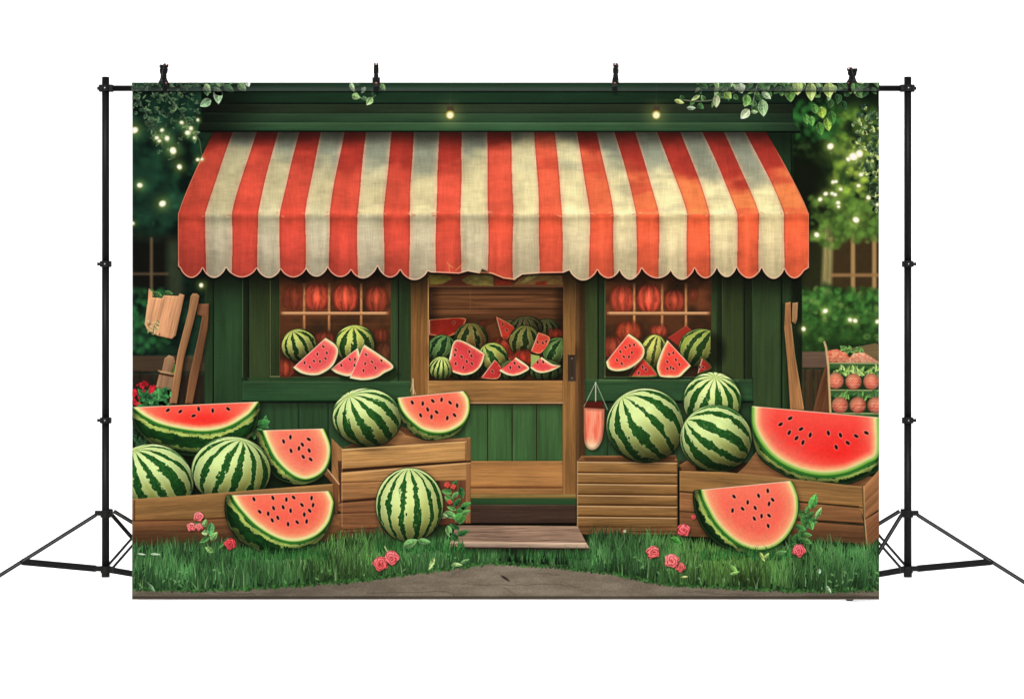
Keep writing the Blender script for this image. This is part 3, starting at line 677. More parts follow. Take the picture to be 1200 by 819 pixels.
def awning():
    T = [250,273,301,326,351,376,404,429,459,485,515,541,571,599,626,650,676,699,720,744,770,797,823,848,873,898]
    B = [208.5,241,272,302,328,358,386,419,450,480,511,540,572,601,632,659,691,719,746,772,805,832,864,889,919,948]
    yt, yb = 155., 251.
    SC = [(208.5,312),(211,314.5),(226,326),(237.5,315),(251,326),(265,314),(285,325.5),(301,315),(317,326),(329,316),(344,325.5),(359,315.5),(372,324.5),(384,314),(400,325),(411.5,317),(427,326.5),(442.5,312.5),(457,325.5),(469,317),(490,328.5),(501.5,318)]
    SR = [(667,317),(682,329),(700,317),(713,326.5),(726,317),(740,328),(752,315),(770,326.5),(786,317.5),(798,328),(814,315),(827,326.5),(840,314),(855,325),(863,314),(876,326.5),(892.5,314),(906,327),(919,316),(932,326.5),(944.5,312.5),(948,314)]
    def scal(S):
        out = [S[0]] if S is SC else []
        pts = S if S is SR else S[1:]
        for i in range(0, len(pts)-2, 2):
            a, b, c = pts[i], pts[i+1], pts[i+2]
            for t in np.linspace(0, 1, 13)[:-1]:
                x = a[0]+(c[0]-a[0])*t; base = a[1]+(c[1]-a[1])*t
                out.append((x, base+(b[1]-(a[1]+c[1])/2)*np.sin(np.pi*t)**.72))
        out.append(pts[-1] if len(pts) % 2 else pts[-1]); return out
    left = scal(SC); right = scal(SR)
    mid = [(505, 319.5), (538, 321), (548, 318), (561, 320.5), (576, 321), (590, 326.5), (603, 328), (612, 322), (632, 320.5), (660, 320)]
    e = 1.12
    L = [(B[0]+(T[0]-B[0])*(1-t)**e, yt+(yb-yt)*t) for t in np.linspace(1, 0, 8)]
    Rr = [(B[-1]+(T[-1]-B[-1])*(1-t)**e, yt+(yb-yt)*t) for t in np.linspace(0, 1, 8)]
    out = [(208.5, 254)]+L+Rr+[(948, 256)]+right[::-1]+mid[::-1]+left[::-1]
    # shadow on the wall under it
    r = region(225, 300, 945, 352, 0); mul(r, 1-.62*sm(352, 318, r.y)*sm(222, 245, r.x)*sm(946, 925, r.x))
    shadow(out, 0, 2.5, 2.2, .55)
    r = region(205, 153, 950, 331, 0)
    d = sdf(r, out)
    t = np.clip((r.y-yt)/(yb-yt), 0, 1); te = 1-(1-t)**e
    bx = np.interp  # stripe index: undo the slope per row
    idx = np.zeros(r.x.shape, f32)
    Ta, Ba = np.array(T, float), np.array(B, float)
    for j in range(r.x.shape[0]):
        tt = te[j, 0]; row = Ta*(1-tt)+Ba*tt
        wv = 1.0*np.sin(r.y[j, 0]/17.+np.arange(26)*1.9)*min(1, t[j, 0]*1.5)
        idx[j] = np.interp(r.x[j], row+wv*.5, np.arange(26.))
    k = np.clip(np.floor(idx), 0, 24); fr = idx-k; red = (k % 2 == 0)
    n = fbm(r.x/46, r.y/20, 101, 3); n2 = fbm(r.x/17, r.y/9, 103, 3)
    val = sm(250, 254, r.y)                       # hanging valance
    # how sunlit: warm patches towards the lower slope, stronger at right
    side = np.clip((r.x-330)/560, 0, 1)
    front = 186+16*np.sin(r.x/58.)+26*sm(650, 900, r.x)-12*np.exp(-((r.x-610)/90)**2)-13*sm(700, 860, r.x)
    sun = sm(-9, 17, r.y-front+(n-.5)*44)*(.55+.42*side)
    sun = sun*(1-.50*sm(.46, .74, fbm(r.x/52+r.y/40, r.y/13, 203, 2))*sm(540, 700, r.x))*(1-val*.8)*(1-.55*sm(225, 249, r.y)*sm(760, 300, r.x)*sm(.35, .6, n))
    sun = np.clip(sun, 0, 1)
    wc = mix((142, 146, 124), (190, 182, 146), sm(172, 240, r.y))
    wc = mix(wc, mix((226, 206, 148), (255, 238, 176), np.clip(side*1.4, 0, 1)), sun)
    rc = mix((166, 50, 40), (200, 66, 50), sm(165, 240, r.y))
    rc = mix(rc, mix((238, 92, 68), (252, 138, 78), sm(.35, .95, side)), sun)
    sv = sm(.15, 1, side); wv_ = mix((180, 168, 140), (214, 194, 146), sv); rv = mix((198, 68, 54), (238, 98, 62), sv)
    tv = sm(284, 251, r.y); wv_ = mix(wv_, mix((190, 182, 146), (236, 216, 156), sv), tv*.85); rv = mix(rv, mix((212, 72, 52), (246, 100, 58), sv), tv*.85)
    wc = mix(wc, wv_, val*.92); rc = mix(rc, rv, val*.92)
    sw = 1/30.; rr_ = np.where(red, 1., 0.); em = np.minimum(fr, 1-fr); inner = (k > 0) | (fr > .5); inner &= (k < 24) | (fr < .5)
    rr_ = np.where(inner, .5+(rr_-.5)*sm(0, sw, em), rr_)
    col = mix(wc, rc, rr_)
    # seams: pale piping beside dark stitch
    e0 = fr; e1 = 1-fr
    pw = .075+.05*vn(idx, r.y/30, 207); pipe = np.exp(-((np.where(red, 9, np.minimum(e0, e1)))/pw)**2)
    col = mix(col, (232, 170, 140), .62*pipe)
    stitch = np.exp(-((np.where(red, np.minimum(e0, e1), 9))/.045)**2)
    col = mix(col, (118, 40, 30), .5*stitch)
    # hanging folds and weave
    fold = (vn(r.x/5., r.y/60+idx*0, 105)-.5)*.12*val+(vn(idx*3.1, r.y/38, 106)-.5)*.10*(1-val)
    soft = (np.cos((fr-.5)*np.pi)*.10-.05)*val
    weave = .012*np.sin(r.x*2*np.pi/1.9)+.012*np.sin(r.y*2*np.pi/1.9)+.08*(vn(r.x/1.2, r.y/9, 107)-.5)+.06*(vn(r.x/8, r.y/1.3, 108)-.5)
    lum = 1+fold+soft+weave+.20*(n2-.5)+.12*(n-.5)
    lum = lum*(.30+.70*sm(153, 181, r.y+6*(n-.5)))                     # under the ledge
    lum = lum*(1+.10*np.exp(-((r.y-249)/5)**2)-.14*np.exp(-((r.y-257)/4)**2)*1)
    lum = lum*(1-.14*sm(285, 322, r.y)+.08*np.exp(-((r.y-278)/14)**2))
    lum = lum*(.86+.14*sm(208, 300, r.x))
    col = col*lum[..., None]
    col = mix(col, (246, 196, 166), .75*np.exp(-((d-.9)/.7)**2)*sm(300, 312, r.y))
    col = mix(col, (240, 170, 130), .55*np.exp(-((d-.7)/.6)**2)*(1-sm(300, 312, r.y))*sm(170, 190, r.y))
    put(r, col, cov(d, .5))
    # frayed corners where stripes fold
    R = np.random.default_rng(12)
    for i in range(1, 25):
        x = B[i]
        for q in range(4): dab(x+R.uniform(-5, 5), 251+R.uniform(-3, 3), R.uniform(1, 2.6), R.uniform(.5, 1.), R.uniform(-.6, .6), (236, 190, 140) if R.random() < .6 else (170, 100, 70), .5, .7)
    flat([(562, 321), (565, 315), (571, 318), (574, 321)], (40, 16, 16), .6, .9)
    for P in ([(527, 320), (526, 311), (531, 314), (524, 308)], [(534, 317), (543, 309), (545, 305)], [(560, 319), (578, 320), (590, 326), (604, 328)]): line(P, .9, (226, 150, 90), .7)
    A = reg('awning', out, None, 'red and cream striped cloth awning with a scalloped edge')
    v = [(208.5, 252)]+[(948, 252)]+right[::-1]+mid[::-1]+left[::-1]
    reg('valance', v, A)

def bulbs():
    for x, y in ((527.5, 133.5), (769, 133.5)):
        line([(x, 97), (x, 124)], .7, (60, 74, 60), .5)
        glow(x, y+1, 13, (120, 110, 50), .5)
        wood([(x-3.5, 124), (x+3.5, 124), (x+4.2, 131), (x-4.2, 131)], (70, 58, 40), 0, 4, .5, .3)
        dab(x, y+1.5, 4.9, 5, 0, (210, 190, 80), .9, 1.4); dab(x, y+2, 3.6, 3.6, 0, (255, 250, 205), 1, 1)
        b = reg('light_bulb', ell(x, y+1.5, 5, 5.2), None, 'lit bulb hanging before the green fascia, '+('left of centre' if x < 600 else 'right of centre'))
        reg('socket', [(x-3.5, 124), (x+3.5, 124), (x+4.2, 131), (x-4.2, 131)], b)

def ivy():
    G = [(72, 106, 68), (50, 82, 52), (110, 142, 94), (34, 62, 40), (60, 96, 60)]
    D = [(28, 50, 34), (40, 64, 40), (54, 80, 52), (74, 98, 64), (24, 42, 28)]
    R = np.random.default_rng(21)
    outs = []
    for k in range(170):
        t = R.random(); x = 155+80*R.random(); lim = 97+(92*np.exp(-((x-196)/30)**2)*.75+22)*R.random()**1.4
        o = leaf(x, lim, R.uniform(1.6, 4.2), R.uniform(1, 2.4), R.uniform(0, 6.3), D[R.integers(5)], al=.9)
        if o: outs.append(clampp(o))
    reg('ivy', outs, None, 'dense dark creeper with small leaves in the top left corner')
    sprig([(190, 105), (204, 121), (216, 137), (222, 152), (230, 160)], 12, 4.5, 2.6, D+G[:2], 2, 'ivy', 'thin creeper shoot hanging among the fairy lights at left', (120, 140, 110))
    sprig([(158, 110), (172, 134), (180, 150), (188, 166)], 10, 4, 2.4, D+G[:2], 3, 'ivy', 'creeper shoot at the far left edge', (90, 100, 80))
    line([(224, 150), (234, 165), (237, 186)], 1, (120, 116, 70), .7)
    sprig([(236, 98), (250, 104), (268, 100), (290, 97)], 9, 7, 3.8, G, 4, 'ivy', 'ivy trail with pale leaves over the left end of the fascia', extra=[(241, 121, 7.5, 5, 2.6, (132, 166, 124)), (255.5, 113, 9.5, 5.4, 1.5, (146, 176, 136)), (244, 104, 6, 3.4, 1, (150, 180, 120)), (291, 99, 4, 3, 1.2, (196, 206, 190))])
    sprig([(412, 97), (420, 112), (430, 118), (440, 112)], 5, 4, 2.4, G, 5, 'ivy', 'small ivy tip under the second clamp', (150, 170, 120), extra=[(413, 103, 6, 2.8, 1.2, (176, 200, 150)), (417, 113.5, 5, 4, .4, (140, 176, 110)), (433, 119, 5.6, 4, 2.2, (150, 186, 120)), (426, 106, 4, 2.4, 2.2, (176, 206, 166)), (449, 103, 5, 3, 1, (120, 160, 90))])
    G2 = [(52, 86, 46), (80, 114, 62), (130, 158, 104), (34, 64, 36), (44, 78, 40), (60, 100, 50)]
    outs = []
    for k in range(105):
        x = R.uniform(816, 1028); y = 97+R.random()**1.6*(20+10*np.sin(x/17))
        o = leaf(x, y, R.uniform(3, 6.5), R.uniform(2, 4), R.uniform(.6, 2.6), G2[R.integers(6)])
        if o: outs.append(clampp(o))
    reg('ivy', outs, None, 'broad band of ivy leaves along the top right of the print')
    sprig([(880, 98), (860, 108), (842, 116), (820, 119), (796, 117)], 8, 4.6, 2.8, G2, 6, 'ivy', 'ivy shoot reaching left over the right end of the fascia', (150, 140, 110),
          extra=[(796, 119.5, 6, 2.6, .3, (176, 190, 110)), (815, 115, 6, 2.4, 2.6, (170, 190, 120)), (839.5, 119, 7.5, 4.2, 1.6, (176, 186, 140)), (810, 127, 5.5, 2.6, 0, (150, 170, 140)), (821, 125, 4.5, 3.4, .7, (60, 100, 56))])
    sprig([(888, 97), (884, 112), (882, 128)], 5, 5, 3, G2, 7, 'ivy', 'ivy shoot with the largest pale leaves before the fascia', (170, 180, 150),
          extra=[(868, 104, 6, 5, 1.3, (190, 204, 170)), (875, 118, 7, 5, 1.6, (110, 160, 80)), (894, 127, 10, 6, 1.5, (150, 184, 130)), (873, 134, 7.5, 5, 2.3, (200, 216, 170)), (884, 131.5, 4, 2.4, .1, (150, 180, 120)), (898, 112, 7, 3.5, .7, (170, 196, 150)), (853, 112, 5.5, 4.5, .8, (130, 160, 80))])
    for P in (((934, 103), 9, 6), ((950, 108), 11, 6), ((971, 106), 9, 6.5), ((926, 112), 8, 6), ((996, 103), 8, 5)):
        o = leaf(P[0][0], P[0][1], P[1], P[2], 1.5, (172, 196, 112) if P[0][0] > 930 and P[0][0] < 980 else (86, 126, 60)); reg('ivy_leaf', clampp(o))
    for x, y, l, w, c in ((963, 132, 7, 5.5, (150, 180, 70)), (945, 140, 6, 3.6, (90, 150, 66)), (951, 142, 6, 4, (98, 156, 70)), (970, 146, 8, 5, (140, 176, 70)), (955, 128, 6, 4, (80, 130, 60)), (961, 151, 8, 5, (70, 120, 50)), (975, 138, 8, 5, (60, 110, 46))):
        leaf(x, y, l, w, 1.4, c, soft=1.1)
    outs = []
    for k in range(150):
        y = R.uniform(125, 250); x = 1031-R.random()**1.3*(30*np.exp(-((y-160)/60)**2)+4)
        c = [(30, 56, 36), (58, 84, 50), (96, 120, 70), (18, 34, 22), (160, 176, 100)][R.integers(5)]
        o = leaf(x, y, R.uniform(2, 4.6), R.uniform(1.4, 3), R.uniform(0, 6), c)
        if o: outs.append(clampp(o))
    reg('ivy', outs, None, 'dark hanging creeper down the right edge of the print')

def tools():
    # left tools
    g = [(64, 104, 60), (40, 84, 44), (84, 130, 70)]
    P = [(174.5, 338), (179, 342.5), (179, 348.5), (190, 349.5), (192.5, 346), (209, 347), (211, 344), (216.5, 346), (206, 393.5), (201.5, 397.2), (185, 393.5), (173, 387.5), (169.6, 380), (173, 357)]
    shadow(P, 2, 2, 4, .5)
    for a in ((178, 343, 5, 3, 1.2), (185, 345, 6, 3, .4), (198, 343, 5, 2.4, .3)): leaf(*a, (60, 100, 50))
    wood(P, (204, 146, 104), 1.80, 41, 1.1, .8, name='broken_basket', label='peach coloured chipped basket hanging at far left')
    line([(190, 350), (183, 380)], .7, (150, 98, 66), .5); line([(173, 358), (171, 380), (176, 388)], 2, (226, 184, 130), .7)
    R = np.random.default_rng(9)
    for k in range(60): dab(R.uniform(173, 187), R.uniform(376, 392), R.uniform(.6, 1.5), R.uniform(.4, 1), R.uniform(0, 3), [(190, 184, 120), (80, 76, 40), (224, 210, 160)][R.integers(3)], .8)
    S2 = [(236, 357), (245, 356), (244, 385), (232, 443), (226, 473), (217, 473), (222, 440), (233, 392), (237, 371), (232, 369)]
    shadow(S2, 2, 2, 4, .4)
    wood(S2, (112, 74, 48), 1.75, 43, 1., .7, name='tool_handle', label='darker bent wooden handle leaning nearer the green wall')
    wood([(232, 356), (245, 356), (243, 370), (231, 369)], (130, 84, 56), 0, 44, .8, .5)
    H = [(190, 434), (193, 420), (198, 416), (204, 418), (205.5, 424), (201, 438), (204.5, 441), (203, 457.5), (182.5, 454.5), (187, 437)]
    shadow(H, 2, 2, 4, .4)
    leaf(203, 432, 8, 4, 1.4, (60, 110, 44))
    wood(H, (150, 112, 82), 1.8, 45, 1., .8, name='tool_handle', label='short thick wooden handle with a dark band at far left')
    line([(187, 437.5), (204, 441)], 2.2, (48, 28, 18), .9); line([(186, 434.5), (203.5, 438)], 2, (190, 150, 110), .8)
    line([(182.5, 455.5), (203, 458.5)], 1.4, (40, 22, 14), .8)
    S1 = [(223.5, 347), (226, 344), (231, 344), (234, 347), (232.5, 356), (216, 420), (207.5, 473), (198.5, 473), (208, 415), (221, 364)]
    shadow(S1, 2.5, 2, 4, .5)
    wood(S1, (160, 112, 74), 1.78, 46, 1.1, 1., name='tool_handle', label='longest pale wooden handle leaning at left')
    # geranium
    outs = []
    for k in range(50):
        o = leaf(R.uniform(163, 199), R.uniform(457, 476), R.uniform(3, 6.5), R.uniform(2.4, 4.4), R.uniform(0, 6), [(40, 104, 52), (26, 76, 40), (60, 130, 66)][R.integers(3)])
        outs.append(clampp(o))
    G = reg('geranium', outs, None, 'red flowering geranium above the uppermost cut melon')
    fl = []
    for cx, cy, q in ((167, 452, 6.5), (178, 455, 6), (157.5, 461, 5), (157.5, 471, 5)):
        for k in range(16):
            x, y = cx+R.normal()*q*.42, cy+R.normal()*q*.38
            dab(x, y, R.uniform(1.4, 2.6), R.uniform(1, 2), R.uniform(0, 3), np.array([206, 34, 48])*R.uniform(.6, 1.2), .95, .6)
        fl.append(clampp(ell(cx, cy, q, q*.8, 0, 14)))
    reg('flower', fl, G)
    # right tools
    S3 = [(920, 355), (926.5, 354), (927, 378), (930.5, 415), (937, 450), (942, 481), (926, 481), (923, 430), (919, 385)]
    shadow(S3, -3, 2, 4, .45)
    wood([(928.5, 355), (935, 354.5), (934, 374), (932, 380), (928, 377)], (176, 130, 88), 1.6, 48, 1, .7, name='tool_handle', label='short stub of wood behind the right leaning plank')
    wood(S3, (158, 108, 66), 1.5, 47, 1.2, .9, name='plank', label='tall wooden plank leaning at the right corner of the shop')
    line([(927, 380), (931, 415), (941.5, 478)], 1., (226, 180, 124), .7)

def berry(cx, cy, q, seed, label=None, k=1.):
    r = region(cx-q, cy-q, cx+q, cy+q, 2); u = (r.x-cx)/q; v = (r.y-cy)/q; d = np.sqrt(u*u+v*v)
    gx = (r.x-cx)/1.9+.5*np.floor((r.y-cy)/1.7); gy = (r.y-cy)/1.7
    cell = np.sqrt(((gx % 1)-.5)**2+((gy % 1)-.5)**2)
    base = mix((252, 206, 166), (204, 70, 52), sm(.12, .42, cell+.25*(vn(gx, gy, seed)-.5)))
    base = mix(base, (250, 196, 140), .45*sm(.2, -.9, v+.4*u))
    put(r, base*(1.12-.5*d*d)[..., None]*k, cov((1-d)*q, .7))
    return reg('strawberry', clampp(ell(cx, cy, q, q, 0, 18)), None, label)
def rack():
    wood([(969, 422), (971, 430), (974, 484), (952, 484), (960, 452)], (92, 56, 34), 1.85, 51, 1.2, .5)
    inner = [(968, 404), (1030, 402), (1030, 492), (974, 486)]
    flat(inner, (26, 44, 22), .6)
    wood([(998, 408), (1026, 402), (1030, 404), (1030, 424), (1000, 412)], (110, 92, 60), 0, 53, .6, .2)
    K = reg('berry_rack', [(965, 402), (1030, 402), (1030, 492), (952, 484), (960, 452)], None, 'small stepped rack of strawberries at the right edge')
    R = np.random.default_rng(4)
    for k in range(16): leaf(R.uniform(975, 1010), R.uniform(406, 413), R.uniform(3, 5), 2, R.uniform(0, 6), (90, 130, 60))
    for P, kk in (([(969, 425), (970, 411), (980, 409), (992, 414), (1000, 426)], 0), ([(990, 425), (1000, 414), (1012, 413), (1030, 424), (1030, 427)], 1)):
        r = box(P); gx = r.x/1.8+.5*np.floor(r.y/1.6); cell = np.sqrt(((gx % 1)-.5)**2+((r.y/1.6 % 1)-.5)**2)
        b = mix((252, 206, 164) if kk else (246, 184, 140), (196, 60, 44) if not kk else (214, 110, 84), sm(.2, .5, cell+.3*(vn(r.x/2, r.y/2, 3)-.5))); b = b*(1.1-.25*sm(411, 426, r.y))[..., None]
        put(r, b, cov(sdf(r, P), .8)); reg('strawberry', P, None, 'heap of small berries on the top shelf of the rack, '+('right pile' if kk else 'left pile'))
    for i, (x0, y, hgt) in enumerate(((971, 425, 8), (973, 456.5, 8), (974, 483.5, 6))):
        wood(rect(x0, y, 1031, y+hgt), (52, 88, 44), 0, 54+i, .6, .6, name='shelf', parent=K)
        line([(x0, y+.4), (1031, y+1)], 1.1, (190, 190, 130), .8)
    for k in range(46): leaf(R.uniform(975, 1030), R.uniform(431, 439), R.uniform(3, 6), R.uniform(1.2, 2.2), R.uniform(.4, 2.7), [(120, 160, 70), (60, 104, 44), (160, 190, 100)][R.integers(3)])
    for k in range(26): leaf(R.uniform(978, 1030), R.uniform(460, 467), R.uniform(3, 6), R.uniform(1, 2), R.uniform(.4, 2.7), [(90, 140, 60), (50, 94, 44)][R.integers(2)])
    for i, (x, y) in enumerate(((979, 446), (1000, 447), (1021, 447))): berry(x, y, 9.6, i, 'strawberry in the middle row of the rack, '+('first', 'second', 'third')[i]+' from the left')
    for i, (x, y) in enumerate(((984, 474.5), (1005, 474.5), (1026, 474.5))): berry(x, y, 9.8, 5+i, 'strawberry in the bottom row of the rack, '+('first', 'second', 'third')[i]+' from the left', .93)
    line([(966, 401), (968, 408), (970.5, 430), (973, 484)], 2.6, (206, 172, 122), .95)
    line([(968, 402), (973, 410)], 1.1, (40, 60, 30), .8)

# ======================================================================
# 3. crates and fruit in front
# ======================================================================
WD = (142, 102, 58)
def left_group():
    # dark gap behind the fruit
    flat([(155, 484), (296, 482), (304, 505), (318, 520), (392, 540), (400, 590), (155, 600)], (16, 26, 14), 3, .88)
    R = np.random.default_rng(31)
    for k in range(60): leaf(R.uniform(156, 190), R.uniform(488, 530), R.uniform(3, 6), R.uniform(1.4, 3), R.uniform(0, 6), [(20, 56, 30), (34, 78, 40), (14, 40, 22)][R.integers(3)], al=.8)
    sprig([(296, 512), (304, 500), (312, 496)], 5, 6, 3.4, [(50, 110, 50), (70, 136, 66)], 8, 'leaf_sprig', 'green sprig between the two cut melons of the left crate', extra=[(309, 496, 8, 5, -.3, (52, 118, 56)), (300, 508, 7, 4, 1.9, (60, 120, 60))])
    # crate B (tall)
    C = reg('crate', [(388, 513), (467, 500), (551, 512), (551, 612), (400, 624), (386, 628)], None, 'tall wooden crate carrying a whole and a cut melon, left of the door')
    wood([(400, 525), (470, 500), (545, 517)], (92, 58, 36), 0, 60, 1, .4)
    wood([(455, 520), (467, 502), (476, 510), (500, 516), (545, 513), (547, 517), (470, 524)], (146, 100, 62), -.1, 61, 1, .6)
    wood([(388.5, 513), (400.5, 525), (400.5, 549), (400, 588), (396, 590), (389, 560)], (146, 100, 60), 1.3, 62, 1, .6, name='side_panel', parent=C)
    wood([(396, 540), (551, 532), (551, 610), (400, 622)], (64, 40, 26), 0, 63, .8, .1)
    wood([(400.5, 526), (545.5, 517), (545.5, 539.5), (401, 549)], (182, 134, 80), -.06, 64, 1, .8, name='slat', parent=C)
    wood([(400, 553.5), (551, 541), (551, 562.5), (400, 564.5)], (172, 124, 74), -.07, 65, 1, .7, name='slat', parent=C)
    wood([(400, 565), (470, 563), (470, 580), (400, 586)], (154, 106, 64), -.04, 66, 1, .6, name='slat', parent=C)
    wood([(387, 592), (401, 589), (470, 582), (470, 600), (401, 601)], (124, 80, 50), -.05, 67, 1, .5, name='slat', parent=C)
    wood([(386, 602), (470, 600), (470, 616), (402, 620), (386, 616)], (130, 84, 52), 0, 68, 1, .5, name='slat', parent=C)
    wood([(386, 617), (402, 621), (470, 617), (470, 630), (386, 632)], (92, 54, 36), 0, 69, 1, .3)
    wood([(515, 563), (551, 563), (551, 612), (515, 616)], (98, 56, 38), 1.57, 70, 1, .3)
    wood([(546, 513), (551.5, 512), (551.5, 613), (546, 613)], (146, 98, 60), 1.57, 71, 1, .7, name='post', parent=C)
    melon(430, 489, 41, 34.5, (407, 466), 12, 101, tilt=.12, label='large striped melon on top of the tall crate left of the door', width=.40, twist=.03)
    slice_([(465, 466), (470, 480), (480, 492.5), (497.5, 505), (520, 507.5), (540, 499), (549.5, 485), (550, 468), (544, 458)],
           [(483.2,471.5),(495.5,472.7),(507.2,469.7),(517.5,468.2),(527.5,471.7),(535.7,475),(501.2,479.7),(493,486.5),(505.7,488.2),(511.7,482.7),(524.2,489.7),(532.7,486.2)],
           body=[(465, 466), (467, 482), (473, 495), (485, 509), (500, 516), (525, 513), (541, 503), (550, 487), (550, 468), (544, 458)], seed=31, rw=8, bseed=3, deep=(246, 92, 74), pale=(252, 126, 96),
           label='cut melon half on the right end of the tall crate, left of the door', name='cut_watermelon')
    line([(401, 526.8), (546, 517.6)], 1.3, (232, 186, 128), .7); line([(401, 551), (551, 540.3)], 2.2, (38, 22, 12), .85); line([(401, 554.6), (551, 542.4)], 1.2, (222, 176, 122), .65)
    line([(400, 588), (470, 582.5)], 2.2, (44, 24, 14), .85); line([(401, 525), (401, 622)], 1.1, (196, 148, 100), .5); line([(400, 565), (470, 563)], 1, (70, 42, 24), .7)
    # crate A back fruit
    slice_([(155, 477), (163, 484), (172, 490), (190, 498.3), (222.5, 505), (247.5, 505.5), (270, 499.5), (290, 487.5), (298, 479), (304, 470.5)],
           [(197,480.5,-.6),(211.5,482,-.7),(227,487,-.3),(233,479,1.4),(249.5,481,1.5),(267.5,479,.7)],
           body=[(155, 477), (155, 492), (165, 509), (190, 527), (227, 535), (262, 530), (293, 513), (303, 492), (305, 471)], seed=33, rw=8, bseed=5, deep=(250, 74, 60), pale=(252, 118, 92),
           label='long cut melon half at the top left, over the whole ones', name='cut_watermelon', hot=(240, 492, 55, 10))
    slice_([(307, 504), (312.5, 518), (322.5, 537.5), (340, 555), (357.5, 562), (375, 556), (385, 542.5), (387.5, 522.5), (380, 502)],
           [(332.5,517,1.2),(340.5,512,1.6),(362,514.5,.6),(354.5,520.7,1.),(350.5,525.2,1.6),(341.2,528,1.3),(362.5,527.7,1.1),(355.5,535,1.),(364.2,538,.8)],
           body=[(307, 504), (300, 507), (303, 524), (310, 541), (325, 561), (352, 568), (375, 560), (387, 543), (387.5, 522), (380, 502)], seed=34, rw=8.5, bseed=8, deep=(247, 108, 88), pale=(253, 142, 108),
           label='cut melon quarter standing at the right end of the low left crate', name='cut_watermelon')
    melon(180, 563, 48, 43, (148, 536), 13, 104, tilt=.3, label='whole melon at the left edge of the print, in the low crate', width=.42, clip=rect(155, 500, 240, 620))
    melon(271, 551, 47, 40, (284, 515), 14, 103, tilt=0, label='whole melon in the middle of the low left crate', width=.38, light=(-.2, -.6, .8))
    # crate A
    wood([(384, 550), (397, 566), (396, 602), (390, 602), (390, 567), (380, 556)], (120, 76, 46), 1.3, 82, 1, .8)
    line([(384, 550), (397.5, 567)], 1.4, (226, 180, 130), .9)
    K = reg('crate', [(155, 584.5), (222, 580), (315, 572.5), (391, 566.5), (397, 567), (395, 605), (385, 634), (155, 638)], None, 'long low crate at the lower left, full of melons')
    dk2 = lambda X, Y: 1-.45*sm(600, 636, Y)
    wood(smooth([(155, 609), (222, 607), (290, 603), (391, 596)], 5)+smooth([(391, 604), (385, 634), (155, 640)], 2), (132, 86, 52), -.04, 83, 1, .5, dark=dk2, name='slat', parent=K)
    wood(smooth([(155, 584.5), (222, 580), (315, 572.5), (391, 566.5)], 5)+smooth([(392, 598), (290, 605), (222, 608.5), (155, 609.5)], 5), WD, -.07, 84, 1, .8, name='slat', parent=K)
    wood(rect(154, 585, 158.5, 609), (120, 72, 44), 1.57, 85, 1, .4)
    line([(158, 586), (158, 609)], .9, (80, 44, 26), .8); line([(155, 610), (222, 609), (290, 605)], 1.6, (74, 42, 26), .8)
    line([(391, 567), (392, 600)], 1.6, (100, 60, 38), .8)

